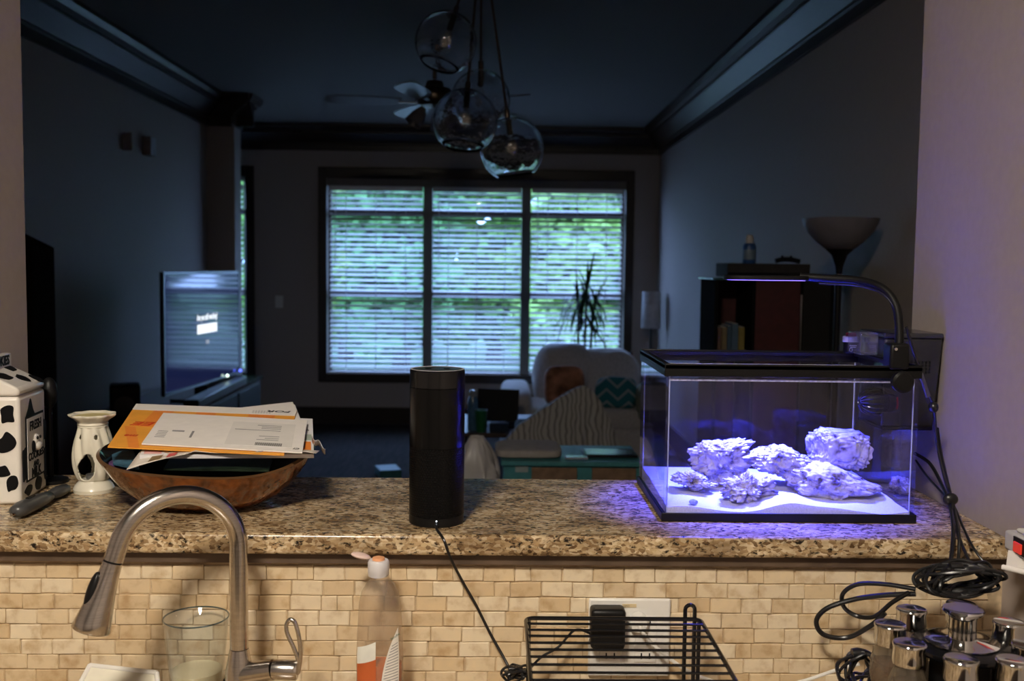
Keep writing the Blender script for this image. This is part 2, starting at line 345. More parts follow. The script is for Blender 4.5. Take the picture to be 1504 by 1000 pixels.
# ---- windows
SASH = mat('window_vinyl', (.20, .18, .17), .5, var=.05)
def z_at(y): return PY(700, y, YB).z
ZTR, ZMR = z_at(315), z_at(434)
def window(name, w, munts):
    x0, x1, z0, z1 = w; t = .085
    q = MB(); yy = YB-.028
    q.bb((x0-t, yy, z0-t), (x0, YB, z1+t+.02)); q.bb((x1, yy, z0-t), (x1+t, YB, z1+t+.02)); q.bb((x0, yy, z1), (x1, YB, z1+t+.02)); q.bb((x0, yy, z0-t), (x1, YB, z0))
    root = struct(name, q, TRIM, bevel=.006)
    f = MB(); ya, yb = YB+.06, YB+.11; d = .035
    f.bb((x0, ya, z0), (x0+d, yb, z1)); f.bb((x1-d, ya, z0), (x1, yb, z1)); f.bb((x0+d, ya, z0), (x1-d, yb, z0+d)); f.bb((x0+d, ya, z1-d), (x1-d, yb, z1)); f.build('window_frame', SASH, root)
    xs = [x0]+munts+[x1]
    for mx in munts: MB().bb((mx-.045, YB+.01, z0), (mx+.045, yb+.01, z1)).build('mullion', SASH, root)
    for a, c in zip(xs[:-1], xs[1:]):
        a += .04; c -= .04
        MB().bb((a, YB+.0, ZTR-.028), (c, yb, ZTR+.028)).build('transom_bar', SASH, root)
        MB().bb((a, YB+.035, ZMR-.03), (c, yb, ZMR+.035)).build('meeting_rail', SASH, root)
        for zz0, zz1 in ((z0+d, ZMR-.02), (ZMR+.02, ZTR-.016), (ZTR+.016, z1-d)):
            MB().bb((a, YB+.082, zz0), (c, YB+.088, zz1)).build('pane', GLASS, root)
    return root
MU = [PY(628, 400, YB).x, PY(772, 400, YB).x]
window('window_1', W1, MU); window('window_2', W2, [])
SLAT = mat('blind_slat', (.90, .88, .86), .45, var=.03)
slat_me = {}
def blind(x0, x1, zt, zb, label):
    w = x1-x0; yc = YB-.003; root = thing('window_blind', label, 'blind', ((x0+x1)/2, yc, zb), 'blinds of the living room windows')
    MB().bb((x0, yc-.03, zt-.045), (x1, yc+.03, zt)).build('head_rail', SLAT, root, bevel=.004)
    MB().bb((x0, yc-.025, zb), (x1, yc+.025, zb+.018)).build('bottom_rail', SLAT, root, bevel=.004)
    key = round(w, 3)
    if key not in slat_me:
        q = MB(); q.box((0, 0, 0), (w, .050, .003), Matrix.Rotation(math.radians(26), 3, 'X')); slat_me[key] = q.mesh('slat', V((0, 0, 0)), SLAT, 0)
    zz = zt-.07; n = 0
    while zz > zb+.03:
        o = bpy.data.objects.new('slat', slat_me[key]); COL.objects.link(o); o.parent = root; o.location = V(((x0+x1)/2, yc, zz+random.gauss(0, .0015)))-wloc(root); o.rotation_euler = (random.gauss(0, .03), random.gauss(0, .001), 0); zz -= .0495
    for fx in (.18, .5, .82): MB().box((x0+w*fx, yc-.028, (zt+zb)/2), (.006, .001, zt-zb-.05)).build('ladder_tape', SLAT, root)
    MB().cyl((x0+.06, yc-.04, zt-.04), (x0+.06, yc-.04, zt-.75), .004, seg=8).build('tilt_wand', SLAT, root)
xs = [W1[0]]+MU+[W1[1]]
for (a, c), l in zip(zip(xs[:-1], xs[1:]), ('white slatted blind over wide window section farthest from the spiky plant', 'white slatted blind over middle section of the wide window', 'white slatted blind behind the spiky plant, wide window section')):
    blind(a+.028 if a == W1[0] else a+.05, c-.028 if c == W1[1] else c-.05, W1[3]-.075, W1[2]+.005, l)
blind(W2[0]+.03, W2[1]-.03, W2[3]-.075, W2[2]+.005, 'white slatted blind in narrow window behind the television')
MB().bb((W1[0], YB-.01, W1[3]-.075), (W1[1], YB+.03, W1[3]-.0)).build('valance', mat('valance', (.16, .14, .125), .6), bpy.data.objects['window_1'])
# ---- outside: lawn and trees
struct('ground', MB().bb((-25, 10.2, -.4), (25, 60, -.3)), mat('lawn', (.07, .15, .04), .9, var=.4, scale=3))
LEAF = [mat('leaf_a', (.17, .34, .06), .6, var=.5, scale=2.5), mat('leaf_b', (.09, .23, .06), .6, var=.5, scale=2.5), mat('leaf_c', (.26, .42, .09), .6, var=.4, scale=2.5)]
BARK = mat('bark', (.06, .045, .035), .9)
def tree(x, y, h, r, seed, k):
    rnd = random.Random(seed); root = thing('leafy_tree', 'leafy green tree outdoors beyond the blinds of the wide window', 'tree', (x, y, -.3), 'trees outside the window')
    MB().tube([V((x, y, -.3)), V((x+.1, y, h*.4)), V((x, y+.1, h*.75))], [.16, .12, .06], 8).build('trunk', BARK, root)
    cl = []
    for _ in range(26): a_, d_ = rnd.uniform(0, 2*PI), .58*r*rnd.random()**.5; cl.append(V((d_*math.cos(a_), d_*math.sin(a_), rnd.uniform(.10, .93)*h)))
    q = MB()
    for i in range(3800):
        c = rnd.choice(cl); d = V((rnd.gauss(0, 1), rnd.gauss(0, 1), rnd.gauss(0, 1))).normalized()*r*.38*rnd.random()**.4
        p = V((x, y, 0))+c+d; a = V((rnd.gauss(0, 1), rnd.gauss(0, 1), rnd.gauss(0, .6))).normalized(); u, w = basis(a); s = rnd.uniform(.10, .22)
        q.add([p-u*s, p+w*s*.5, p+u*s, p-w*s*.5], [(0, 1, 2, 3)])
    o = q.build('foliage', LEAF[k], root, ang=0); o['kind'] = 'stuff'
TREES = [(-4.3, 16.5, 4.4, 1.3), (-1.55, 16.5, 3.5, 1.3), (1.15, 16.5, 3.4, 1.3), (3.85, 16.5, 4.2, 1.3), (-5.9, 20, 5.2, 1.4), (-2.95, 20, 4.6, 1.4), (-.05, 20, 4.4, 1.4), (2.85, 20, 5.0, 1.4), (-4.6, 23.5, 5.4, 1.45), (-1.6, 23.5, 5.6, 1.45), (1.4, 23.5, 5.8, 1.45), (4.4, 23.5, 5.6, 1.45)]
for i, (x, y, h, r) in enumerate(TREES):
    tree(x, y, h, r, 40+i, i % 3)

# ================================================================ KITCHEN FIXTURES
g = thing('ceiling_light', 'round white flush ceiling light over the kitchen', 'ceiling light', (-.45, -.35, ZC))
MB().lathe((-.45, -.35, ZC-.03), [(.02, .03), (.21, .03), (.21, 0), (.02, 0)], 40).build('rim', STEEL, g)
MB().lathe((-.45, -.35, ZC-.03), [(.20, .003), (.185, -.012), (.15, -.026), (.10, -.037), (.04, -.043), (.005, -.044)], 40).build('dome', emit('lamp_glow', (1, .89, .74), KITCHEN_LIGHT), g)

bt = MB(); bt.bb((-2.7, 1.462, LEDGE-.031), (XK-.001, 1.868, LEDGE))
tag(bt.build('bar_top', GRAN, bevel=.006, seg=3), 'speckled tan granite bar ledge above the tiled half wall', 'countertop')
tag(MB().bb((-2.69, .82, COUNTER-.03), (XK-.002, YT-.004, COUNTER)).build('kitchen_counter', GRAN, bevel=.004), 'granite kitchen counter below the tiled half wall', 'countertop')
struct('trim_7', MB().bb((-2.69, .86, 0), (XK-.002, YT-.004, COUNTER-.03)), TRIM)

# ---- smart speaker
e = PZ(641, 766, LEDGE); e.z = LEDGE
sp = thing('smart_speaker', 'tall black cylindrical smart speaker standing on the granite ledge', 'speaker', e)
R0, H0 = .0418, .235
MB().lathe(e, [(R0-.002, 0), (R0, .002), (R0, .014)], 64).build('base', BLACK, sp)
MB().lathe(e, [(R0, .0145), (R0, .118)], 96).build('grille', GRILLE, sp)
MB().lathe(e, [(R0, .1185), (R0, .208)], 64).build('body', mat('satin_black', (.003, .003, .0033), .22, var=.1, spec=.24), sp)
MB().lathe(e, [(R0-.0006, .2085), (R0, .209), (R0, H0-.002), (R0-.0015, H0)], 64).build('volume_ring', BLACKG, sp)
MB().lathe(e, [(R0-.0015, H0+.0002), (R0-.0018, H0+.0006), (R0-.004, H0+.0006), (R0-.0042, H0+.0002)], 64).build('light_ring', mat('grey_ring', (.50, .48, .47), .4), sp)
MB().lathe(e, [(R0-.0045, H0+.0002), (.001, H0+.0003)], 48).build('top_plate', mat('dark_top', (.03, .03, .033), .3), sp)
for sx in (-.014, .014): MB().lathe(e+V((sx, 0, H0+.0004)), [(.005, 0), (.005, .0006), (.004, .001)], 20).build('button', BLACK, sp)
dv = (V((0, 0, 0))-V((e.x, e.y, 0))).normalized()
MB().ball(e+dv*(R0+.0002)+V((0, 0, .011)), .0012, 8, 6).build('status_led', emit('led_white', (.8, .9, 1), 3), sp)
MB().tube([e+dv*(R0-.002)+V((0, 0, .006)), e+dv*(R0+.008)+V((0, 0, .005))], .0028, 10).build('cord_plug', CABLE, sp)
RACKX = 0
o = e+dv*(R0+.008)+V((0, 0, .005)); Yc = 1.462-.006
cp = [o, o+V((.002, -.012, -.002)), PY(652, 793, Yc-.003), PY(661, 818, Yc), PY(680, 855, 1.472), PY(700, 890, 1.478), PY(720, 930, 1.477), PY(745, 975, 1.462), PY(752, 992, 1.44)]
MB().tube(spline(cp, 8), .0021, 8).build('power_cord', CABLE, sp)
def coil(name, c, rx, rz_, n, r, label, seed, tilt=.3, cat='cable', yj=.012):
    rnd = random.Random(seed); P = []; c = V(c)
    for k in range(n*9):
        t = k/9*2*PI; w = rnd.uniform(.45, 1.12) if k % 9 == 0 or k == 0 else w; P.append(c+V((rx*w*math.cos(t)+rnd.gauss(0, rx*.05), yj*math.sin(t*1.3+k*.2)+rnd.gauss(0, .003), rz_*(.55+.45*w)*math.sin(t+tilt)+rnd.gauss(0, rz_*.06))))
    root = thing(name, label, cat, (c.x, c.y, c.z-rz_)); MB().tube(spline(P, 5), r, 7).build('loops', CABLE, root)
    MB().lathe(c+V((-rx*.1, 0, rz_*.85)), [(rz_*.30, -.008), (rz_*.36, 0), (rz_*.30, .008)], 12, Matrix.Rotation(PI/2, 3, 'Y')).build('twist_tie', CABLE, root)
    return root
coil('cord_bundle', PY(757, 988, 1.435), .019, .007, 6, .0019, 'small tied bundle of black cord beside the wire rack', 3)

# ---- double outlet with adapter and plug
op = [PY(865, 877, YT-.006), PY(985, 879, YT-.006)]
x0, x1, zt = op[0].x, op[1].x, op[0].z-.001; zb = zt-.118; yo = YT-.0055
pl = thing('outlet_plate', 'white double-gang electrical outlet plate on the tile', 'outlet', ((x0+x1)/2, yo, zb))
MB().bb((x0, yo-.004, zb), (x1, yo+.003, zt)).build('plate', WHITEP, pl, bevel=.003)
xm = (x0+x1)/2
for k, xx in enumerate((lerp(x0, x1, .27), lerp(x0, x1, .70))):
    MB().bb((xx-.0165, yo-.0055, zb+.022), (xx+.0165, yo-.003, zt-.026)).build('receptacle', WHITEP, pl, bevel=.0015)
    for zz in (zt-.034, zb+.032): 
        for sx in (-.006, .006): MB().box((xx+sx, yo-.0056, zz), (.002, .0006, .009)).build('slot', INK, pl)
MB().lathe((xm, yo-.0045, (zt+zb)/2+.02), [(.003, 0), (.0026, .0012)], 14, Matrix.Rotation(PI/2, 3, 'X')).build('screw', CHROME, pl)
st = MB().box((xm-.001, yo-.0045, zt-.010), (.021, .0006, .0052)).build('sticker', mat('tan_sticker', (.62, .50, .30), .6), pl)
text('sticker_print', 'GFCI', mat('brown_ink', (.12, .08, .04), .6), (xm-.010, yo-.0049, zt-.0118), (1, 0, 0), (0, 0, 1), .0042, pl)
a0, a1 = PY(868, 894, yo-.03), PY(918, 953, yo-.03)
ad = thing('power_adapter', 'black square power adapter plugged into the white outlet', 'adapter', ((a0.x+a1.x)/2, yo-.02, a1.z))
MB().bb((a0.x, yo-.036, a1.z), (a1.x, yo-.0058, a0.z)).build('case', BLACK, ad, bevel=.006, seg=3)
MB().bb((a0.x+.006, yo-.0366, a0.z-.011), (a1.x-.006, yo-.0358, a0.z-.009)).build('ridge', mat('dark_grey', (.05, .05, .052), .4), ad)
c0 = V((a0.x+.002, yo-.025, a1.z+.02))
MB().tube(spline([c0, PY(845, 925, yo-.03), PY(820, 950, 1.45), PY(795, 965, 1.44), PY(775, 985, 1.436), PY(765, 992, 1.436)], 8), .0019, 8).build('adapter_cord', CABLE, ad)
p0 = PY(938, 915, yo-.012)
wp = thing('white_plug', 'white plug and cord in the outlet beside the black adapter', 'plug', (p0.x, p0.y, p0.z-.01))
MB().lathe(V((p0.x, yo-.0058, p0.z)), [(.015, 0), (.015, .008), (.012, .013), (.004, .014)], 24, Matrix.Rotation(PI/2, 3, 'X')).build('plug_body', WHITEP, wp)
MB().tube(spline([V((p0.x, yo-.02, p0.z)), PY(945, 930, yo-.025), PY(965, 952, 1.455), PY(1010, 985, 1.452), PY(1060, 1004, 1.45), PY(1120, 1013, 1.45), PY(1180, 1000, 1.45), PY(1225, 985, 1.44), PY(1262, 975, 1.42)], 8), .0027, 8).build('cord', WHITEP, wp)

# ---- wire rack
zk = PY(770, 905, 1.42).z; 
k0 = PZ(772, 905, zk); k1 = PZ(1030, 912, zk); yk0 = (k0.y+k1.y)/2; xa = k0.x; xb = k1.x; yk1 = yk0-.34
rk = thing('wire_rack', 'black coated wire shelf rack standing in front of the outlet', 'rack', ((xa+xb)/2, (yk0+yk1)/2, COUNTER))
def rrect(x0, x1, y0, y1, z, r, n=5):
    P = []
    for cx, cy_, a in ((x1-r, y1-r, 0), (x0+r, y1-r, PI/2), (x0+r, y0+r, PI), (x1-r, y0+r, 1.5*PI)):
        for i in range(n+1): t = a+PI/2*i/n; P.append(V((cx+r*math.cos(t), cy_+r*math.sin(t), z)))
    return P
MB().tube(rrect(xa, xb, yk1, yk0, zk, .012), .0030, 10, closed=True).build('rim_wire', BLACKG, rk)
ys = [PZ(800, y, zk).y for y in (917, 926, 935, 945, 955, 965.5, 977, 988.5, 1000)]
while ys[-1] > yk1+.02: ys.append(ys[-1]-.0165)
for y in ys: MB().cyl((xa, y, zk+.001), (xb, y, zk+.001), .0019, seg=8).build('cross_wire', BLACKG, rk)
for xx in (xa+.004, xb-.004):
    for yy in (yk0-.012, yk1+.012): MB().cyl((xx, yy, COUNTER), (xx, yy, zk), .003, seg=8).build('leg', BLACKG, rk)
lx0, lx1 = PY(1008, 900, yk0-.004).x, PY(1022, 900, yk0-.004).x; lzt = PY(1015, 891, yk0-.004).z; yl = yk0+.0035
lr = (lx1-lx0)/2; LP = [V((lx0, yl, COUNTER+.003)), V((lx0, yl, lzt-lr))]+[V(((lx0+lx1)/2-lr*math.cos(t), yl, lzt-lr+lr*math.sin(t))) for t in [PI*i/8 for i in range(1, 8)]]+[V((lx1, yl, lzt-lr)), V((lx1, yl, COUNTER+.003))]
MB().tube(LP, .0030, 8).build('loop_handle', BLACKG, rk)

# ---- faucet
FB = V((-.349, 1.3773, COUNTER)); ZS = 1.1752; RA = .0792; AN = 3.6701; EN = 2.8202
fdir = V((math.cos(AN), math.sin(AN), 0))
fa = thing('kitchen_faucet', 'brushed steel gooseneck pull-down faucet with side lever', 'faucet', FB)
arc = [FB*1+V((0, 0, ZS-COUNTER))+fdir*(RA-RA*math.cos(EN*i/28))+V((0, 0, RA*math.sin(EN*i/28))) for i in range(29)]
tg = fdir*math.sin(EN)+V((0, 0, math.cos(EN)))
zj = PY(350, 951, FB.y).z
rt = .0124
MB().tube([V((FB.x, FB.y, zj)), V((FB.x, FB.y, (zj+ZS)/2))]+arc+[arc[-1]+tg*.0235], rt, 28).build('spout', STEEL, fa, ang=50)
ne = arc[-1]+tg*.024
MB().tube([ne, ne+tg*.0018], rt*.93, 24).build('seam_ring', BLACK, fa)
hd = MB().tube([ne+tg*.002, ne+tg*.02, ne+tg*.05, ne+tg*.078, ne+tg*.089, ne+tg*.091], [rt, rt*1.08, rt*1.42, rt*1.82, rt*1.98, rt*1.85], 32).build('spray_head', STEEL, fa, ang=50)
MB().tube([ne+tg*.0912, ne+tg*.0918], rt*1.7, 24).build('spray_face', BLACK, hd)
bn = (V((-.80, -.60, 0))); bn = (bn-tg*bn.dot(tg)).normalized(); bside = tg.cross(bn)
bc = ne+tg*.042+bn*(rt*1.16)
rotb = Matrix((bside, tg, (bn+tg*.02).normalized())).transposed()
MB().ball(bc, (.0085, .026, .0062), 20, 12, rotb).build('spray_button', BLACK, hd)
MB().lathe(FB, [(.031, 0), (.031, .006), (.027, .010), (.024, .05), (.0215, .075), (.0205, zj-COUNTER-.05), (.0185, zj-COUNTER-.03), (.0150, zj-COUNTER-.012), (.0130, zj-COUNTER-.001)], 32).build('body', STEEL, fa, ang=50)
hp0 = V((FB.x, FB.y, PY(350, 990, FB.y).z)); hp1 = PY(402, 983, 1.365); hp2 = PY(437, 984, 1.36)
MB().tube([hp0, lerp(hp0, hp1, .5), hp1], [.0185, .0150, .0142], 24).build('valve_body', STEEL, fa, ang=50)
MB().tube([hp1+V((.0006, 0, 0)), hp2-V((.002, 0, 0)), hp2], [.0138, .0138, .0115], 24).build('lever_hub', STEEL, fa, ang=50)
MB().tube(spline([PY(436, 990, 1.36), PY(438, 970, 1.36), PY(431, 950, 1.36), PY(422, 930, 1.362), PY(421, 917, 1.363), PY(426, 910, 1.363), PY(433, 914, 1.362), PY(438, 930, 1.36), PY(441, 950, 1.36), PY(441, 968, 1.36), PY(438, 988, 1.36)], 6), .0030, 10, caps=True).build('lever_loop', STEEL, fa, ang=60)

# ---- drinking glass with leftover milk
gt = PZ(288, 907, COUNTER); gy = 1.425; gp = PY(288, 906, gy); gr = (PY(336, 906, gy).x-PY(241, 906, gy).x)/2; gh = gp.z-COUNTER
gl = thing('drinking_glass', 'clear tumbler with a little milky drink behind the faucet', 'glass', (gp.x, gy, COUNTER))
gm = glass('tumbler_glass', (.965, .98, .985), .05, 0, .02, (.75, .72, .62))
MB().lathe((gp.x, gy, COUNTER), [(gr*.66, 0), (gr*.70, .004), (gr*.99, gh-.002), (gr, gh), (gr*.965, gh-.001), (gr*.66, .012), (.002, .010)], 48).build('tumbler', gm, gl, ang=60)
MB().tube([V((gp.x+gr*.982*math.cos(t), gy+gr*.982*math.sin(t), COUNTER+gh)) for t in [2*PI*i/48 for i in range(48)]], .0011, 6, closed=True).build('rim', glass('rim_glass', (.35, .5, .62), .25), gl)
mz = PY(290, 975, gy+.02).z-COUNTER
kk = lambda zz: gr*(.67+(.965-.67)*(zz-.012)/(gh-.012))-.0008
MB().lathe((gp.x, gy, COUNTER), [(.002, .0125), (kk(.013), .013), (kk(mz), mz), (.002, mz-.001)], 40).build('drink', mat('milky_drink', (.62, .55, .36), .4, var=.06), gl)

# ---- soap dish
sd = thing('soap_dish', 'cream rectangular ceramic dish leaning by the tile below spray head', 'dish', PY(165, 1010, 1.40))
D = [PY(132, 977, 1.455), PY(230, 988, 1.43), PY(238, 1046, 1.38), PY(95, 1046, 1.38)]
q = MB(); nrm = (D[1]-D[0]).cross(D[3]-D[0]).normalized(); nrm = nrm if nrm.y < 0 else -nrm
q.prism(D, -nrm*.006); dsh = q.build('plate', CERAM, sd, bevel=.002)
for i in range(4):
    a, c = D[i], D[(i+1) % 4]; MB().tube([a, c], .0035, 10).build('raised_rim', WHITEP, sd)
sd.location.z = sd.location.z

# ---- dish soap bottle
by = 1.425; b0 = PY(557, 990, by); bw = (PY(592, 950, by).x-PY(524, 950, by).x)/2; bz = PY(557, 842, by).z; bxx = PY(558, 930, by).x
sb = thing('soap_bottle', 'nearly empty clear dish soap bottle with open flip cap', 'bottle', (bxx, by, COUNTER))
bm_ = glass('bottle_plastic', (.90, .85, .79), .09, .06, .13, (.72, .62, .50)); hb = bz-COUNTER
flat = lambda r, z, t: r*math.sqrt((math.cos(t))**2+(.62*math.sin(t))**2) if z < hb-.02 else r
prof = [(bw*.9, 0), (bw, .006), (bw*1.02, hb*.45), (bw*.94, hb*.70), (bw*.90, hb*.80), (bw*.80, hb*.875), (bw*.60, hb*.93), (bw*.42, hb*.965), (bw*.40, hb)]
def oval(r, z, t): k = .62+(1-.62)*max(0, min(1, (z/hb-.75)/.2)); return r*1/math.sqrt(math.cos(t)**2+(math.sin(t)/k)**2)
MB().lathe((bxx, by, COUNTER), prof, 48, mod=oval).build('bottle_body', bm_, sb, ang=60)
lq = [(r*.955, z) for r, z in [(bw*.9, .003), (bw, .008), (bw*1.0, PY(557, 972, by).z-COUNTER)]]
MB().lathe((bxx, by, COUNTER), lq, 40, mod=oval).build('soap', mat('amber_soap', (.55, .12, .02), .2, var=.1), sb)
capm = mat('cloudy_cap', (.62, .60, .62), .35, var=.05)
ct = PY(549, 822, by).z; cr_ = (PY(571, 830, by).x-PY(540, 830, by).x)/2; cx = PY(556, 830, by).x
MB().lathe((cx, by, bz-.003), [(cr_*.96, 0), (cr_, .002), (cr_, .005), (cr_*1.02, .0055), (cr_*1.02, ct-bz), (cr_*.9, ct-bz+.003)], 28).build('cap', capm, sb)
MB().lathe((cx, by, ct), [(.009, 0), (.0085, .0035), (.004, .005), (.0005, .0052)], 20).build('spout_nub', mat('peach_nub', (.75, .36, .18), .4), sb)
lc = PY(530, 816, by); MB().ball(lc, (.0145, .011, .0038), 20, 8, Matrix.Rotation(.22, 3, 'Y')).build('flip_lid', mat('pink_lid', (.70, .52, .47), .4), sb)
MB().box(PY(543, 821, by), (.008, .006, .0015)).build('hinge', capm, sb)
# label on the curved side: patch proud of the bottle
def bodyp(u, zz, grow=1.015):
    t = u; k = .62; rr = None
    for (ra, za), (rb, zb_) in zip(prof[:-1], prof[1:]):
        if za <= zz <= zb_: rr = lerp(ra, rb, (zz-za)/(zb_-za))
    r = rr*grow/math.sqrt(math.cos(t)**2+(math.sin(t)/(.62+(.38)*max(0, min(1, (zz/hb-.75)/.2))))**2)
    return V((bxx+r*math.cos(t), by+r*math.sin(t), COUNTER+zz))
zl1 = PY(582, 917, by).z-COUNTER
def lab(u, v):
    zz = .02+(zl1-.02)*v; th_ = math.radians(-22); left = math.radians(-22-62*(1-v**2.2)); return bodyp(lerp(left, th_, u), zz)
MB().grid(lab, 8, 20).build('back_label', mat('label_white', (.74, .70, .64), .5), sb)
def lab2(u, v): zz = .015+(PY(540, 935, by).z-COUNTER-.015)*v; return bodyp(math.radians(lerp(-165, -100, u)), zz*(1-.10*(1-u)*v), 1.012)
MB().grid(lab2, 8, 14).build('front_label', mat('label_pale', (.70, .70, .64), .4), sb)
def lab3(u, v): zt_ = PY(540, 960, by).z-COUNTER; zz = .015+(zt_-.015)*v*(.86+.14*u); return bodyp(math.radians(lerp(-165, -98, u)), zz, 1.02)
MB().grid(lab3, 8, 10).build('label_swoosh', mat('label_red', (.50, .11, .03), .4), sb)
for k in range(16):
    zz = zl1-.022-k*.0042
    if zz < .03: break
    q = MB(); v = (zz-.02)/(zl1-.02); le = -22-62*(1-v**2.2); L0 = math.radians(le*.9-2); L1 = math.radians(-25)
    q.grid(lambda u, w: bodyp(lerp(L0, L1, u), zz+.0012*w-.004*(1-u), 1.02), 5, 1); q.build('print_line', GREYINK, sb)
pr_ = bodyp(math.radians(-44), zl1-.017, 1.025); pr2 = bodyp(math.radians(-24), zl1-.012, 1.025)
text('brand_lettering', 'Palmolive', mat('dark_green_ink', (.03, .10, .06), .5), pr_, pr2-pr_, (0, 0, 1), .0052, sb, .75)

# ================================================================ LEDGE, LEFT END
# ---- milk-carton cookie jar
JA = V((-.760, 1.629, LEDGE)); e1 = V((-.113, .9936, 0)); n1 = V((.9936, .113, 0)); jw = .128; jd = .118; UP = V((0, 0, 1))
jh = PY(24, 582, JA.y).z-LEDGE; jr = PY(27, 519, JA.y+.1).z-LEDGE
jar = thing('cookie_jar', 'white milk-carton cookie jar with black cow spots', 'cookie jar', JA-n1*jd/2+e1*jw/2)
def jp(a, d, z): return JA+e1*(a*jw)-n1*(d*jd)+UP*z     # a along right face, d into the jar
MB().prism([jp(0, 0, 0), jp(1, 0, 0), jp(1, 1, 0), jp(0, 1, 0)], UP*(jh-.0012)).build('carton_body', JARW, jar, bevel=.006, seg=3)
rz0 = jr-.022
q = MB(); P = [jp(0, 0, jh), jp(1, 0, jh), jp(1, 1, jh), jp(0, 1, jh), jp(0, 0, jh+.012), jp(1, 0, jh+.012), jp(1, 1, jh+.012), jp(0, 1, jh+.012), jp(.02, .45, rz0), jp(.98, .45, rz0), jp(.98, .55, rz0), jp(.02, .55, rz0)]
q.add(P, [(3, 2, 1, 0), (0, 1, 5, 4), (1, 2, 6, 5), (2, 3, 7, 6), (3, 0, 4, 7), (4, 5, 9, 8), (5, 6, 10, 9), (6, 7, 11, 10), (7, 4, 8, 11), (8, 9, 10, 11)])
lid = q.build('gable_lid', JARW, jar, bevel=.005, seg=3)
MB().prism([jp(.02, .44, rz0-.004), jp(.98, .44, rz0-.004), jp(.98, .56, rz0-.004), jp(.02, .56, rz0-.004)], UP*.026).build('ridge_fin', JARW, lid, bevel=.003)
def blob(pl, c, pts, name='cow_spot', par=jar, m=INK, thick=.0010):
    """pl(u, v, out) -> point on a face; pts outline, smoothed"""
    P2 = spline([V((x, y, 0)) for x, y in pts], 5, True); q = MB()
    q.prism([pl(c[0]+p.x, c[1]+p.y, -.0004) for p in P2], pl(0, 0, thick)-pl(0, 0, 0)); return q.build(name, m, par, ang=0)
rface = lambda u, v, o: JA+e1*u+UP*v+n1*(o+.0002)
lface = lambda u, v, o: JA-n1*u+UP*v-e1*(o+.0002)
sl = (jp(0, .45, rz0)-jp(0, 0, jh+.012)); sll = sl.length; sl.normalize(); sn = e1.cross(sl).normalized(); sn = sn if sn.z > 0 else -sn
roof = lambda u, v, o: jp(0, 0, jh+.012)+e1*u+sl*v+sn*(o+.0002)
def rb(rx, ry, seed, n=8):
    r = random.Random(seed); return [(rx*(1+r.uniform(-.3, .3))*math.cos(2*PI*i/n), ry*(1+r.uniform(-.3, .3))*math.sin(2*PI*i/n)) for i in range(n)]
for c, s, k in (((.018, .145), (.012, .016), 1), ((.020, .100), (.014, .016), 2), ((.030, .055), (.015, .010), 3), ((.014, .034), (.009, .014), 4), ((.058, .012), (.012, .007), 5), ((.075, .13), (.016, .013), 6), ((.085, .07), (.014, .014), 7)):
    blob(lface, c, rb(s[0], s[1], k))
for c, s, k in (((.035, .006+.01), (.018, .008), 11), ((.085, .018), (.016, .012), 12), ((.118, .045), (.008, .03), 13), ((.018, .06), (.010, .03), 14), ((.118, .105), (.008, .022), 15)):
    blob(rface, c, rb(s[0], s[1], k))
blob(rface, (.05, .145), [(-.022, -.012), (.022, -.014), (.012, .004), (.002, .020), (-.010, .004)])
for c, s, k in (((.035, .035), (.020, .012), 21), ((.075, .022), (.012, .012), 22), ((.10, .055), (.014, .016), 23), ((.112, .010), (.012, .012), 24)):
    blob(roof, c, rb(s[0], s[1], k), par=lid)
lpz0, lpz1, la, lb_ = .030, .138, .024, .112
MB().prism([rface(la, lpz0, .0004), rface(lb_, lpz0, .0004), rface(lb_, lpz1, .0004), rface(la, lpz1, .0004)], n1*.0012).build('plaque_border', INK, jar, bevel=.001)
pq = MB().prism([rface(la+.005, lpz0+.004, .001), rface(lb_-.005, lpz0+.004, .001), rface(lb_-.005, lpz1-.004, .001), rface(la+.005, lpz1-.004, .001)], n1*.0012).build('plaque', JARW, jar)
mid = (la+lb_)/2
for body, v, s in (('FRESH', .113, .021), ('COOKIES', .064, .0175), ('AND', .051, .012), ('MILK', .035, .021)):
    text('lettering', body, INK, rface(mid, v, .0026), e1, UP, s, jar, align='CENTER', bold=.0007)
text('lettering', 'COOKIES', INK, jp(.5, .44, rz0+.004)+n1*.0012, e1, UP, .022, lid, align='CENTER', bold=.0007)
cf = MB(); cf.ball(rface(mid, .092, .003), (.004, .011, .012), 16, 10); cf.ball(rface(mid+.003, .084, .005), (.005, .012, .008), 16, 10); cf.build('cow_face_relief', JARW, jar)
MB().ball(rface(mid-.014, .085, .003), (.003, .006, .010), 12, 8).build('cow_ear_spot', INK, jar)
for du in (-.005, .008): MB().ball(rface(mid+du, .098, .007), (.002, .002, .003), 8, 6).build('cow_eye', INK, jar)

# ---- round-headed stand behind the jar
c = PY(72, 577, 1.80); c.x = min(c.x, -.79); st_ = thing('oval_head_stand', 'black oval-headed stand on the ledge behind the cookie jar', 'stand', (c.x, 1.80, LEDGE))
c = PY(72, 577, 1.80)
MB().lathe((c.x, 1.80, LEDGE), [(.030, 0), (.030, .006), (.008, .010)], 24).build('base', BLACK, st_); MB().cyl((c.x, 1.80, LEDGE+.008), (c.x, 1.80, c.z), .005).build('stem', BLACK, st_)
MB().ball(c, (.0145, .014, .028), 24, 14).build('head', BLACK, st_)

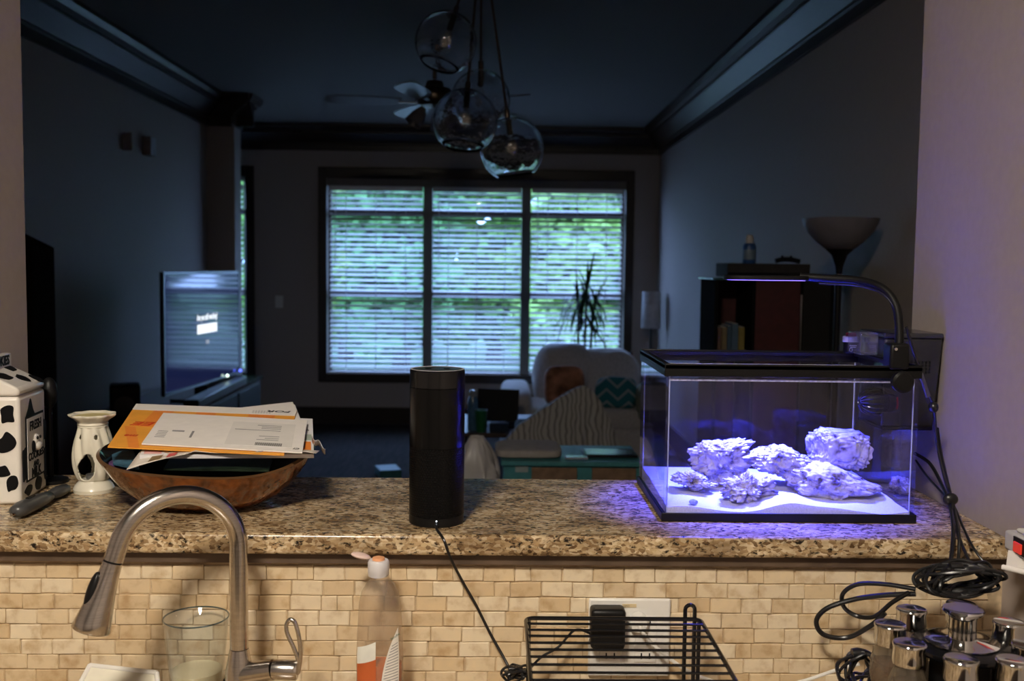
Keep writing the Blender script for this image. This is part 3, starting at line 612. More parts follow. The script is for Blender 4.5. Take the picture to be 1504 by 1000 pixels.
# ---- grey handheld tool
h0, h1 = PZ(22, 752, LEDGE+.013), PZ(98, 716, LEDGE+.011)
ht = thing('handheld_tool', 'grey black rubber-handled tool lying in front of cookie jar', 'tool', ((h0.x+h1.x)/2, (h0.y+h1.y)/2, LEDGE))
GR = mat('grey_plastic', (.055, .055, .056), .3, var=.15)
hd_ = (h1-h0); hm = lerp(h0, h1, .62)
MB().tube([h0, h0+hd_*.03, h0+hd_*.12, h0+hd_*.45, hm, hm+hd_*.02], [.006, .012, .0145, .0138, .010, .004], 20, flat=.82).build('handle', GR, ht, ang=60)
MB().tube([hm, hm+hd_*.05, hm+hd_*.2, h1-hd_*.04, h1], [.004, .0095, .012, .010, .004], 20, flat=.8).build('jaw', mat('dark_metal_grey', (.04, .04, .042), .4), ht, ang=60)
MB().tube([h0+V((-.001, -.0095, -.002)), h0+hd_*.06+V((0, -.013, -.002))], .0025, 8).build('clear_tip', mat('tip_metal', (.5, .48, .46), .15, 1), ht)
MB().tube([h0+hd_*.22+V((0, 0, .0125)), h0+hd_*.34+V((0, 0, .0125))], .003, 8, flat=.5).build('button', BLACK, ht)

# ---- ceramic wax warmer
wc = PZ(138, 721, LEDGE); wy = wc.y; wt = PY(138, 607, wy).z-LEDGE; ww = (PY(173, 612, wy).x-PY(98, 612, wy).x)/2
wm = thing('wax_warmer', 'cream ceramic wax warmer with twisted ribs and cut-outs', 'wax warmer', (wc.x, wy, LEDGE))
S = wt/.136
facing = math.atan2(-wy, -wc.x)
prof = [(.033, .0), (.034, .006), (.031, .012), (.0265, .017), (.0245, .019), (.0235, .022)]
MB().lathe(wc, [(r*S, z*S) for r, z in prof]+[(.001, .022*S)], 48).build('foot', CERAM, wm)
def brad(z):   # z in 0..1 of body
    return (.0235+.0085*math.sin(PI*min(1, max(0, z))**.8)-.002*z)*S
nu, nv = 150, 70; q = MB(); z0_, z1_ = .022*S, .117*S; inc = {}
vv_ = []
for j in range(nv+1):
    for i in range(nu):
        t = 2*PI*i/nu; z = j/nv; env = math.sin(PI*z)**.5 if 0 < z < 1 else 0
        r = brad(z)+.0025*S*env*math.sin(9*t+5.5*z)
        vv_.append(wc+V((r*math.cos(t), r*math.sin(t), lerp(z0_, z1_, z))))
ff = []
for j in range(nv):
    for i in range(nu):
        t = 2*PI*(i+.5)/nu; z = (j+.5)/nv; hole = False
        for k in range(3):
            dt = (t-facing-k*2*PI/3+PI+.42) % (2*PI)-PI; cc = dt-.10*(z-.25)/.2
            if abs(cc) < .50*math.sqrt(max(0, 1-((z-.26)/.25)**2))*(1.25-z): hole = True
        for k in range(6):
            dt = (t-facing-k*PI/3+PI-.18) % (2*PI)-PI
            if (dt/.115)**2+((z-.80)/.045)**2 < 1: hole = True
        if not hole: ff.append((j*nu+i, j*nu+(i+1) % nu, (j+1)*nu+(i+1) % nu, (j+1)*nu+i))
q.add(vv_, ff); q.build('ribbed_body', CERAM, wm, ang=60, solid=.0028)
MB().lathe(wc, [(.0225*S, .112*S), (.0250*S, .114*S), (.0245*S, .116*S), (.0255*S, .118*S), (.0245*S, .121*S), (.026*S, .123*S)], 48).build('beaded_collar', CERAM, wm)
MB().lathe(wc, [(.0245*S, .1215*S), (.030*S, .127*S), (.0365*S, .132*S), (.0378*S, .1345*S), (.0372*S, .136*S), (.030*S, .1325*S), (.018*S, .129*S), (.001, .128*S)], 96, mod=lambda r, z, t: r*(1+.06*math.cos(9*t)*max(0, (r/S-.025)/.0128))).build('scalloped_dish', CERAM, wm, ang=60)
MB().lathe(wc, [(.029*S, .1327*S), (.001, .1328*S)], 40).build('wax', mat('yellow_wax', (.62, .52, .22), .3), wm)
MB().lathe(wc, [(.012, .0225*S), (.0125, .030*S), (.001, .030*S)], 24).build('tealight', mat('tin', (.35, .35, .35), .35, .8), wm)

# ---- bowl
bl, br_ = PY(152, 675, 1.66), PY(462, 690, 1.66); bcx = (bl.x+br_.x)/2; BL = (br_.x-bl.x)/2; BY = 1.655; BD = .142; BH = .072
bo = thing('amber_bowl', 'oblong amber glazed bowl with black interior holding mail', 'bowl', (bcx, BY, LEDGE))
def bowlp(t, s, ins):
    c_, s_ = math.cos(t), math.sin(t)
    ex = math.copysign(abs(c_)**.95, c_); ey = math.copysign(abs(s_)**.95, s_)
    rim = .066+.020*abs(c_)**3+.004*math.sin(3*t+.5)+(.006 if c_ < 0 else 0)*abs(c_)
    k = .32+.68*s**.62 if s > 0 else .32
    zz = rim*(s**1.5)
    kk_ = (k-ins*.03)
    return V((bcx+(BL*ex)*kk_, BY+BD*ey*kk_, LEDGE+max(zz, 0)+(.0025 if ins else 0)))
def bowlmesh(ins):
    q = MB(); rings = [[bowlp(2*PI*i/72, j/14, ins) for i in range(72)] for j in range(15)]; q.ring(rings, False, True, False); return q
AMB = mat('amber_glaze', (.17, .048, .008), .16, var=.55, scale=55, bump=.25, coat=.6)
bowlmesh(0).build('amber_shell', AMB, bo, ang=60); bowlmesh(1).build('black_lining', mat('black_glaze', (.006, .007, .010), .15, var=.3, coat=.5), bo, ang=60)
q = MB(); A = [bowlp(2*PI*i/72, 1, 0) for i in range(72)]; B = [bowlp(2*PI*i/72, 1, 1) for i in range(72)]; q.ring([A, B], False, False, False); q.build('rim_edge', mat('rim_gold', (.12, .06, .025), .3, .3), bo)
# ---- mail on the bowl.  planes: z = z0 + s*(y-1.55)
def quadpl(pts, z0, s, tx=0):
    n = V((-tx, -s, 1)).normalized(); p = V((-.45, 1.55, z0)); return [PPL(x, y, p, n) for x, y in pts], n
def sheet(name, pts, z0, s, th_, m, label, cat, group=None, tx=0, bevel=0):
    P, n = quadpl(pts, z0, s, tx); c = sum(P, V())/len(P); c.z = min(p.z for p in P)-th_
    root = thing(name, label, cat, c, group); q = MB().prism(P, -n*th_); q.build('paper', m, root, ang=0); return root, P, n
def onsheet(P, u, v): return lerp(lerp(P[0], P[1], u), lerp(P[3], P[2], u), v)   # P order TL TR BR BL
def patch(name, P, n, u0, u1, v0, v1, m, par, h=.0003, skew=0):
    MB().prism([onsheet(P, u0, v0)+n*.00005, onsheet(P, u1, v0)+n*.00005, onsheet(P, u1+skew, v1)+n*.00005, onsheet(P, u0+skew, v1)+n*.00005], n*h).build(name, m, par, ang=0)
MG = 'mail stacked on the amber bowl'
SB = .09
# lowest: catalogue with brown underside
r1, P1, n1_ = sheet('catalogue', [(236, 604), (459, 615), (461, 667), (205, 668)], 1.262, SB, .006, PAPER2, 'catalogue at bottom of mail pile with orange corner showing', 'magazine', MG)
patch('orange_print', P1, n1_, .90, .985, .68, .93, ORANGE2, r1); patch('dark_print', P1, n1_, .91, .95, .70, .85, GREYINK, r1); patch('pale_print', P1, n1_, .02, .12, .82, .98, mat('pink_print', (.70, .40, .38), .6), r1)
patch('green_print', P1, n1_, .92, .99, .48, .64, mat('sage_print', (.35, .40, .34), .6), r1)
text('lettering', 'V', INK, onsheet(P1, .985, .34), P1[0]-P1[1], P1[3]-P1[0], .012, r1)
# curled circular in front
q = MB(); z_ = 1.262; gcp = [PPL(x, y, V((-.45, 1.55, 1.244)), V((0, 0, 1))) for x, y in ((187, 678), (262, 683))]
root = thing('curled_flyer', 'curled flyer with printed coupons hanging over the bowl front', 'flyer', (gcp[0].x, gcp[0].y, LEDGE+.06), MG)
fl0, fl1 = PY(188, 677, 1.545), PY(460, 664, 1.545); 
def flyer(u, v):
    x = lerp(fl0.x, fl1.x, u); top = PY(188+272*u, 664-5*math.sin(PI*u), 1.56); bump_ = 0
    f = max(0, 1-u/.33); dz = lerp(0, -.018*f**.6 if f > 0 else 0, v); wav = .004*math.sin(u*9)
    return V((x, 1.60-.062*v*(.35+.65*f)-.01*(1-f)*v, top.z-.004+dz+wav*v-.001))
MB().grid(flyer, 30, 8).build('paper', mat('newsprint', (.60, .54, .48), .7, var=.1, scale=25), root, ang=60, solid=.0008)
for u0, u1, m in ((.10, .16, mat('brown_photo', (.20, .13, .06), .6)), (.19, .235, mat('red_ring_print', (.55, .10, .10), .6))):
    q = MB(); q.grid(lambda a, b_: flyer(lerp(u0, u1, a), lerp(.55, .95, b_))+V((0, -.0006, .0012)), 6, 4); q.build('print', m, root, ang=60)
for uu in (.70,): MB().tube([flyer(uu+.02*math.cos(t), .8+.25*math.sin(t))+V((0, -.001, .001)) for t in [2*PI*i/16 for i in range(16)]], .0005, 5, closed=True).build('ring_print', GREYINK, root)
# colourful leaflets poking out at the left, dark plastic at right
for k, (pts, z0, m, l, nm) in enumerate((([(163, 658), (196, 660), (205, 688), (166, 680)], 1.245, mat('blue_print', (.05, .13, .20), .4, var=.5, scale=60), 'blue glossy leaflet under the orange mailer', 'leaflet'), ([(158, 664), (180, 666), (190, 690), (160, 682)], 1.238, mat('purple_print', (.12, .06, .16), .4, var=.5, scale=60), 'purple and tan glossy leaflet lowest in the bowl', 'leaflet'), ([(250, 672), (400, 674), (395, 690), (240, 688)], 1.240, mat('green_black_print', (.012, .02, .012), .3, var=.8, scale=30), 'dark glossy magazine lying inside the bowl', 'magazine'))):
    sheet(nm, pts, z0, .02, .003, m, l, nm, MG)
pb = thing('plastic_wrap', 'clear crinkled plastic wrapper poking out from mail pile', 'wrapper', PY(466, 655, 1.62), MG)
q = MB(); q.grid(lambda u, v: PY(458+20*u, 640+18*u+8*v+3*math.sin(u*9), 1.60+.03*v+.004*math.sin(u*14)), 10, 4); q.build('film', mat('cloudy_film', (.45, .44, .46), .2, var=.2), pb, ang=60, solid=.0006)
r2, P2, n2_ = sheet('white_envelope', [(330, 601), (430, 590), (440, 618), (340, 629)], 1.2670, .083, .0010, PAPER, 'plain white envelope sticking out behind the orange mailer', 'envelope', MG)
r2b, P2b, n2b = sheet('white_letter', [(345, 602), (433, 594), (444, 622), (350, 630)], 1.2656, .083, .0009, PAPER2, 'second white letter tucked under the plain envelope', 'letter', MG)
r3, P3, n3_ = sheet('orange_mailer', [(200, 593), (436, 602), (417, 668), (158, 656)], 1.2685, SB, .0016, ORANGE, 'orange and white advertising mailer with red lettering', 'mailer', MG)
patch('white_band', P3, n3_, 0, 1, 0, .155, PAPER, r3)
patch('deep_stripe', P3, n3_, .02, .085, .56, 1, ORANGE2, r3, skew=.10); patch('deep_corner', P3, n3_, .14, .26, .16, .55, ORANGE2, r3, skew=-.04)
patch('deep_stripe', P3, n3_, .40, .52, .16, .25, ORANGE2, r3); patch('deep_stripe', P3, n3_, .72, .88, .16, .25, ORANGE2, r3)
ru = P3[0]-P3[1]; rv = P3[3]-P3[0]
text('lettering', 'FOR', INK, onsheet(P3, .97, .045)+n3_*.0004, ru, rv, .017, r3, 1.35, bold=.0004)
for k in range(7): patch('grey_print', P3, n3_, .735+k*.017, .735+k*.017+.011, .055, .125, mat('pale_grey_print', (.55, .53, .51), .7), r3, .0005)
text('lettering', 'EE', RED, onsheet(P3, .195, .45)+n3_*.0004, ru, rv, .034, r3, 1.1, bold=.0006)
text('lettering', 'me', RED, onsheet(P3, .135, .74)+n3_*.0004, ru, rv, .018, r3, 1.0, bold=.0005)
r4, P4, n4_ = sheet('window_envelope', [(240, 606), (451, 617), (444, 664), (208, 651)], 1.2720, SB, .0022, PAPER, 'white window envelope lying on top of the mail pile', 'envelope', MG)
patch('address_window', P4, n4_, .51, .93, .18, .90, WINDP, r4)
ru4 = P4[0]-P4[1]; rv4 = P4[3]-P4[0]
for k, (u, v, w) in enumerate(((.84, .26, .16), (.84, .31, .13), (.84, .36, .13), (.84, .42, .30), (.84, .60, .13), (.84, .66, .09), (.84, .71, .14))):
    patch('print_line', P4, n4_, u-w, u, v, v+.014, GREYINK, r4, .0006)
for k in range(26): patch('barcode_bar', P4, n4_, .70+.17*k/26, .70+.17*k/26+.0035, .80, .88, INK, r4, .0006)
patch('print_line', P4, n4_, .14, .22, .56, .60, GREYINK, r4); patch('print_line', P4, n4_, .27, .285, .56, .76, GREYINK, r4)
for k in range(5): patch('postmark_line', P4, n4_, .05, .115, .60+k*.045, .612+k*.045, GREYINK, r4)
text('lettering', 'CI', INK, onsheet(P4, .985, .90)+n4_*.0004, ru4, rv4, .011, r4)

# ================================================================ AQUARIUM
TX0, TX1, TY0, TY1 = .259, .656, 1.553, 1.832; TZ = LEDGE; TH = .246; G_ = .005
aq = thing('aquarium', 'black-framed glass aquarium with white sand and rocks', 'aquarium', ((TX0+TX1)/2, (TY0+TY1)/2, LEDGE))
for a, c in (((TX0+.003, TY0+.003), (TX1-.003, TY0+.003+G_)), ((TX0+.003, TY1-.003-G_), (TX1-.003, TY1-.003)), ((TX0+.003, TY0+.003+G_), (TX0+.003+G_, TY1-.003-G_)), ((TX1-.003-G_, TY0+.003+G_), (TX1-.003, TY1-.003-G_))):
    MB().bb((a[0], a[1], TZ+.006), (c[0], c[1], TZ+TH-.004)).build('pane', TANKG, aq, ang=0)
MB().bb((TX0+.004, TY0+.004, TZ+.004), (TX1-.004, TY1-.004, TZ+.009)).build('floor_pane', BLACK, aq)
SEAM = mat('silicone', (.55, .6, .7), .25)
for x in (TX0+.003+G_+.001, TX1-.003-G_-.001):
    for y in (TY0+.003+G_+.001, TY1-.003-G_-.001): MB().cyl((x, y, TZ+.01), (x, y, TZ+TH-.02), .0011, seg=8).build('silicone_seam', SEAM, aq)
def frame(z0, z1, w, name, lip):
    q = MB(); q.bb((TX0, TY0, z0), (TX1, TY0+w, z1)); q.bb((TX0, TY1-w, z0), (TX1, TY1, z1)); q.bb((TX0, TY0+w, z0), (TX0+w, TY1-w, z1)); q.bb((TX1-w, TY0+w, z0), (TX1, TY1-w, z1)); return q.build(name, BLACK, aq, bevel=.0012)
frame(TZ, TZ+.014, .0028, 'bottom_frame', 0)
fr = frame(TZ+TH-.020, TZ+TH, .0028, 'top_frame', 0)
q = MB(); z0, z1 = TZ+TH-.008, TZ+TH-.003; w = .013
q.bb((TX0, TY0, z0), (TX1, TY0+w, z1)); q.bb((TX0, TY1-w, z0), (TX1, TY1, z1)); q.bb((TX0, TY0+w, z0), (TX0+w, TY1-w, z1)); q.bb((TX1-w, TY0+w, z0), (TX1, TY1-w, z1)); q.build('inner_lip', BLACK, fr)
# white strips painted in for the bright reflection along the water surface
GLINT = mat('waterline_glint', (.75, .75, .78), .7, var=.3, scale=200)
for yy in (TY0+.0084, TY1-.0090): MB().bb((TX0+.009, yy, TZ+TH-.0275), (TX1-.009, yy+.0006, TZ+TH-.0245)).build('glint_line', GLINT, aq)
# water
WX0, WX1, WY0, WY1 = TX0+.0088, TX1-.0088, TY0+.0088, TY1-.0088; WZ = TZ+TH-.026
WAT = glass('water', (.97, .98, 1), .03, .0)
q = MB(); q.grid(lambda u, v: V((lerp(WX0, WX1, u), lerp(WY0, WY1, v), WZ+.0011*noise.noise(V((u*14, v*9, 1))))), 48, 32)
q.bb((WX0, WY0, TZ+.036), (WX1, WY1, TZ+.0361)) if False else None
wo = tag(q.build('aquarium_water', WAT, ang=180), 'clear rippled water filling the glass aquarium', 'water', kind='stuff')
# sand: closed block with a dune top
SANDM = mat('white_sand', (.80, .80, .78), .9, var=.12, scale=500, bump=.5)
def sandz(x, y):
    u, v = (x-WX0)/(WX1-WX0), (y-WY0)/(WY1-WY0)
    return TZ+.018+.010*v+.0035*math.sin(u*11+1.2)*(1-v)+.010*math.exp(-((u-.50)/.10)**2-((v-.10)/.3)**2)+.004*noise.noise(V((u*5, v*4, 3)))+.006*(1-u)*v
q = MB(); nx, ny = 60, 36
q.grid(lambda u, v: V((lerp(WX0, WX1, u), lerp(WY0, WY1, v), sandz(lerp(WX0, WX1, u), lerp(WY0, WY1, v)))), nx, ny)
bot = [V((WX0, WY0, TZ+.0095)), V((WX1, WY0, TZ+.0095)), V((WX1, WY1, TZ+.0095)), V((WX0, WY1, TZ+.0095))]
k0 = len(q.v); q.v += bot; idx = lambda i, j: i*(ny+1)+j
q.f.append(tuple([k0+1, k0]+[idx(i, 0) for i in range(nx+1)])); q.f.append(tuple([k0+2, k0+1]+[idx(nx, j) for j in range(ny+1)])); q.f.append(tuple([k0+3, k0+2]+[idx(i, ny) for i in range(nx, -1, -1)])); q.f.append(tuple([k0, k0+3]+[idx(0, j) for j in range(ny, -1, -1)])); q.f.append((k0, k0+1, k0+2, k0+3))
tag(q.build('aquarium_sand', SANDM, ang=40), 'white sand bed on the aquarium floor', 'sand', kind='stuff')
# rocks
def rock(bbox, Y, dy, seed, label, shape=None, amp=.16, pits=.06, rot=0, sub=6, minz=None):
    x0, y0, x1, y1 = bbox; cpt = PY((x0+x1)/2, (y0+y1)/2, Y); rx = (PY(x1, (y0+y1)/2, Y).x-PY(x0, (y0+y1)/2, Y).x)/2; rzv = (PY((x0+x1)/2, y0, Y).z-PY((x0+x1)/2, y1, Y).z)/2
    bm = bmesh.new(); bmesh.ops.create_icosphere(bm, subdivisions=sub, radius=1); sv = V((seed*3.1, seed*1.7, seed*.9))
    for v in bm.verts:
        p = v.co.copy(); n = p.normalized(); sc_ = V((rx, dy/2, rzv)); sc_ = sc_/((sc_.x*sc_.y*sc_.z)**(1/3)); w_ = V((n.x*sc_.x, n.y*sc_.y, n.z*sc_.z))
        f = 1+amp*2*noise.fractal(w_*1.5+sv, 1.0, 2.0, 5)+amp*.7*noise.noise(w_*5+sv)+amp*.55*noise.noise(w_*11+sv)-amp*.9*abs(noise.noise(w_*3.5+sv))+amp*.3*noise.noise(w_*23+sv)
        pit = noise.noise(w_*8+sv*2); f -= pits*max(0, pit-.05)*2.4; pit2 = noise.noise(w_*17+sv); f -= pits*1.2*max(0, pit2)
        p = n*f
        if shape: p = shape(p)
        v.co = p
    # fit exactly to the measured box
    mn = V([min(v.co[i] for v in bm.verts) for i in range(3)]); mxv = V([max(v.co[i] for v in bm.verts) for i in range(3)]); tgt = V((rx, dy/2, rzv))
    for v in bm.verts:
        for i in range(3): v.co[i] = ((v.co[i]-mn[i])/(mxv[i]-mn[i])*2-1)*tgt[i]
        if rot: v.co = rz(rot) @ v.co
    me = bpy.data.meshes.new('reef_rock'); 
    for f in bm.faces: f.smooth = True
    off = V((0, 0, -rzv))
    for v in bm.verts: v.co -= off
    bm.to_mesh(me); bm.free(); me.materials.append(ROCK)
    o = bpy.data.objects.new('reef_rock', me); COL.objects.link(o); o.location = cpt+off
    return tag(o, label, 'rock', 'rocks in the aquarium')
def slabby(p): return V((p.x, p.y, math.copysign(abs(p.z)**.6, p.z)*.9+.25*p.x*(1 if p.x > 0 else .2)))
def blocky(p): return V((math.copysign(abs(p.x)**.62, p.x), math.copysign(abs(p.y)**.7, p.y), math.copysign(abs(p.z)**.6, p.z)-.12*p.x))
def wedge(p): return V((p.x, p.y, p.z*(1-.55*max(0, p.x))-.35*p.x))
def plate(p): return V((p.x, p.y, (math.copysign(abs(p.z)**.8, p.z))*(.75 if p.z > 0 else .7)*(1.15-abs(p.x)*.65)))
rock((1007, 644, 1108, 698), 1.715, .085, 3, 'lavender rock with pointed overhang on the left of the heap', slabby, .20, .09)
rock((1020, 678, 1098, 718), 1.735, .09, 12, 'shaded pitted rock carrying the pointed overhanging rock', blocky, .16, .1)
rock((984, 690, 1056, 722), 1.66, .055, 5, 'low knobbly rubble rock with purple specks', wedge, .22, .16)
rock((1053, 690, 1143, 743), 1.615, .070, 8, 'heavily pitted pale rock standing nearest the front pane', None, .26, .18)
rock((1088, 652, 1196, 699), 1.69, .095, 11, 'flat shelf rock bridging the pitted rock and large boulder', plate, .15, .06)
rock((1184, 628, 1276, 690), 1.715, .080, 14, 'blocky pale rock stacked on top of the large boulder', blocky, .13, .08)
rock((1146, 679, 1297, 736), 1.66, .105, 17, 'largest smooth-backed pale boulder lying on the sand', wedge, .10, .04)
rock((1305, 698, 1336, 727), 1.70, .05, 21, 'small rough rock at the tank end under the pump', None, .25, .16, sub=5)
ss = PZ(1018, 738, TZ+.026); q = MB(); q.tube([ss+V((.004*math.cos(t)*(1-t/16), .004*math.sin(t)*(1-t/16), t*.0004)) for t in [i*.6 for i in range(24)]], [.0042*(1-i/26) for i in range(24)], 8)
tag(q.build('snail_shell', mat('shell', (.45, .50, .48), .4, var=.3, scale=300)), 'tiny coiled snail shell on the sand near front pane', 'shell')
# wave pump
pc = PY(1291, 590, 1.73)
pu = thing('wave_pump', 'black ribbed wave pump mounted inside the aquarium end', 'pump', pc-V((0, 0, .024)))
MB().lathe(pc, [(.004, -.032), (.012, -.030), (.018, -.022), (.0215, -.010), (.022, 0)], 32, Matrix.Rotation(PI/2, 3, 'Y')).build('cage_core', BLACK, pu)
for k in range(18):
    t = 2*PI*k/18; MB().tube([pc+V((zz, r*1.06*math.cos(t), r*1.06*math.sin(t))) for r, zz in ((.006, -.034), (.014, -.031), (.0195, -.022), (.0225, -.010), (.0225, 0))], .0011, 6).build('cage_rib', BLACKG, pu)
MB().lathe(pc, [(.0215, 0), (.0215, .014), (.0195, .022), (.017, .024)], 32, Matrix.Rotation(PI/2, 3, 'Y')).build('motor_body', BLACK, pu)
MB().lathe(pc, [(.0175, .0235), (.0185, .0245), (.0185, .0265), (.0165, .0275)], 32, Matrix.Rotation(PI/2, 3, 'Y')).build('red_ring', mat('red_plastic', (.45, .015, .03), .4), pu)
MB().cyl(pc+V((.027, 0, 0)), V((WX1-.001, pc.y, pc.z)), .010).build('magnet_mount', BLACK, pu)
# hang-on filter
fx0, fx1 = TX1+.0015, XK-.004; fz0 = PY(1360, 628, 1.72).z; fz1 = PY(1360, 497, 1.72).z
hf = thing('hang_on_filter', 'black hang-on filter box between aquarium and wall', 'filter', ((fx0+fx1)/2, 1.77, fz0))
FIL = mat('smoked_plastic', (.020, .020, .022), .25, var=.2)
MB().prism([V((fx0, 1.715, fz0)), V((fx1-.012, 1.715, fz0)), V((fx1, 1.715, fz1)), V((fx0, 1.715, fz1))], (0, .115, 0)).build('housing', FIL, hf, bevel=.004)
MB().bb((fx0-.002, 1.713, fz1), (fx1, 1.832, fz1+.009)).build('cover', mat('smoked_lid', (.03, .03, .033), .2), hf, bevel=.003)
MB().bb((fx0, 1.7135, fz0-.004), (fx1-.013, 1.831, fz0+.003)).build('bottom_band', BLACK, hf, bevel=.002)
for r in range(4):
    for c_ in range(8): MB().box((fx0+.035+c_*.0062, 1.7148, fz1-.040-r*.0058), (.0034, .0008, .0034)).build('vent_hole', INK, hf)
CLP = glass('clear_acrylic', (.86, .88, .96), .06, .02, .05, (.7, .7, .9))
ix0 = PY(1262, 500, 1.74).x
MB().bb((ix0, 1.735, TZ+TH+.0005), (fx0-.002, 1.80, fz1+.008)).build('spill_hood', CLP, hf, bevel=.004)
for px in (1290, 1318):
    tp = PY(px, 615, 1.765); bt_ = PY(px, 700, 1.765)
    MB().tube([V((tp.x, 1.765, TZ+TH+.002)), V((tp.x, 1.765, tp.z)), V((tp.x, 1.765, tp.z-.004)), V((tp.x, 1.765, bt_.z))], [.010, .010, .0075, .0075], 24).build('intake_tube', CLP, hf)
    MB().cyl(V((tp.x, 1.765, tp.z-.002)), V((tp.x, 1.765, tp.z+.006)), .0112).build('tube_collar', CLP, hf)
# additive jar on the rim
jc = PY(1249, 534, 1.75); jz = TZ+TH-.003; jy = TY1-.008; jx = PY(1249, 520, jy).x
sj = thing('additive_jar', 'small dark jar with white cap perched on aquarium rim', 'jar', (jx, jy, jz))
MB().lathe((jx, jy, jz), [(.0125, 0), (.0132, .002), (.0132, .019), (.012, .021)], 28).build('jar_body', BLACK, sj); jlc = MB().lathe((jx, jy, jz+.0205), [(.0148, 0), (.0148, .0085), (.013, .010), (.0085, .0102)], 28).build('cap', WHITEP, sj)
MB().lathe((jx, jy, jz+.0307), [(.0095, 0), (.0095, .004), (.008, .006), (.001, .0062)], 20).build('top_knob', mat('dark_red', (.20, .02, .02), .4), sj)

for k in range(2): MB().box((jx, jy-.0133, jz+.0145-k*.0028), (.013-.003*k, .0008, .0011)).build('print_line', WHITEP, sj)
MB().tube([V((jx-.004+.0026*math.cos(t), jy-.0136, jz+.007+.0034*math.sin(t))) for t in [2*PI*i/14 for i in range(14)]], .0004, 5, closed=True).build('emblem_ring', WHITEP, sj)
# LED light on gooseneck
LY = 1.69
lh = thing('aquarium_light', 'black gooseneck LED light arching over the aquarium', 'light', (TX1-.02, TY0, TZ+TH-.04))
hz = PY(1120, 411, LY).z; hx0, hx1 = PY(1063, 408, LY).x, PY(1186, 408, LY).x
q = MB(); pts = []
for i in range(40):
    t = 2*PI*i/40; pts.append(V(((hx0+hx1)/2+(hx1-hx0)/2*math.copysign(abs(math.cos(t))**.7, math.cos(t)), LY+.036*math.copysign(abs(math.sin(t))**.7, math.sin(t)), hz)))
q.prism(pts, (0, 0, .0075)); q.build('lamp_head', BLACK, lh, bevel=.002)
MB().bb((hx0+.012, LY-.028, hz-.0008), (hx1-.012, LY+.028, hz-.0002)).build('led_panel', emit('led_blue', (.22, .14, 1.0), 4), lh)
ldl = bpy.data.lights.new('led_beam', 'AREA'); ldl.shape = 'RECTANGLE'; ldl.size = hx1-hx0-.03; ldl.size_y = .05; ldl.energy = LED_BLUE; ldl.color = (.046, .056, 1.0); ldl.spread = math.radians(74)
ldo = bpy.data.objects.new('led_beam', ldl); COL.objects.link(ldo); ldo.parent = lh; ldo.location = V(((hx0+hx1)/2, LY, hz-.002))-wloc(lh)
neck = spline([V((hx1-.012, LY, hz+.006)), PY(1215, 409, LY-.02), PY(1262, 412, LY-.05), PY(1297, 424, LY-.085), PY(1316, 450, 1.585), PY(1321, 490, 1.575), PY(1319, 520, 1.570)], 8)
MB().tube(neck, .0066, 16).build('gooseneck', mat('neck_rubber', (.005, .005, .0055), .5, spec=.2), lh)
bk = neck[len(neck)//3]
cc_ = PY(1317, 522, 1.562)
MB().box((cc_.x, TY0-.001+.012, cc_.z-.001), (.030, .034, .040)).build('clamp_block', BLACK, lh, bevel=.004)
MB().lathe((cc_.x-.003, TY0-.019+.002, TZ+TH-.022), [(.0155, 0), (.0165, .003), (.0165, .012), (.013, .015), (.002, .0155)], 28, Matrix.Rotation(PI/2, 3, 'X')).build('clamp_knob', BLACK, lh)
MB().lathe((cc_.x-.008, TY0-.007, cc_.z+.011), [(.0028, 0), (.0024, .0014), (.0004, .0014)], 14, Matrix.Rotation(PI/2, 3, 'X')).build('screw', CHROME, lh)
MB().tube([p+V((-.002, -.006, -.0085)) for p in neck[6:-4]], .0017, 7).build('lamp_cord', CABLE, lh)

# ---- cords behind the tank
def cord(name, pts, r, label, par=None):
    o = MB().tube(spline(pts, 8), r, 9).build(name, CABLE, par); return o if par else tag(o, label, 'cable')
cord('light_cord', [PY(1331, 480, 1.585), PY(1343, 520, 1.59), PY(1357, 560, 1.60), PY(1371, 598, 1.61), PY(1376, 650, 1.62), PY(1388, 705, 1.60), PY(1400, 740, 1.55), PY(1408, 780, 1.455), PY(1408, 815, 1.43), PY(1404, 838, 1.41)], .0024, '', lh)
MB().tube([PY(1352, 548, 1.595), PY(1363, 582, 1.605)], [.0036, .004], 10).build('strain_relief', mat('worn_metal', (.12, .12, .12), .4, .5), bpy.data.objects['light_cord'])
MB().ball(PY(1371, 598, 1.608), (.008, .008, .009), 12, 8).build('cord_clip', CABLE, bpy.data.objects['light_cord'])
cord('filter_cord', [PY(1377, 629, 1.72), PY(1381, 660, 1.68), PY(1391, 705, 1.61), PY(1398, 735, 1.555), PY(1400, 765, 1.50), PY(1413, 800, 1.44), PY(1424, 825, 1.41)], .0024, '', hf)
cord('pump_cord', [PY(1344, 666, 1.74), PY(1365, 680, 1.70), PY(1380, 705, 1.65), PY(1394, 738, 1.56), PY(1400, 775, 1.47), PY(1398, 810, 1.43), PY(1395, 832, 1.41)], .0030, '', pu)
cord('thin_cable', [PY(1345, 676, 1.73), PY(1362, 700, 1.68), PY(1385, 725, 1.60), PY(1402, 745, 1.54), PY(1415, 775, 1.47), PY(1430, 805, 1.43), PY(1447, 828, 1.41)], .0019, 'thin black cord slanting from tank end to the power tap')
mk = PY(1396, 733, 1.553); tag(MB().ball(mk, (.012, .008, .010), 14, 8).build('cord_clip', CABLE), 'black clip gathering the aquarium cords above the ledge', 'clip')
coil('cable_coil', PY(1410, 850, 1.375), .070, .020, 11, .0026, 'big tangled coil of black cables hanging over the ledge edge', 7, cat='cable', yj=.02)
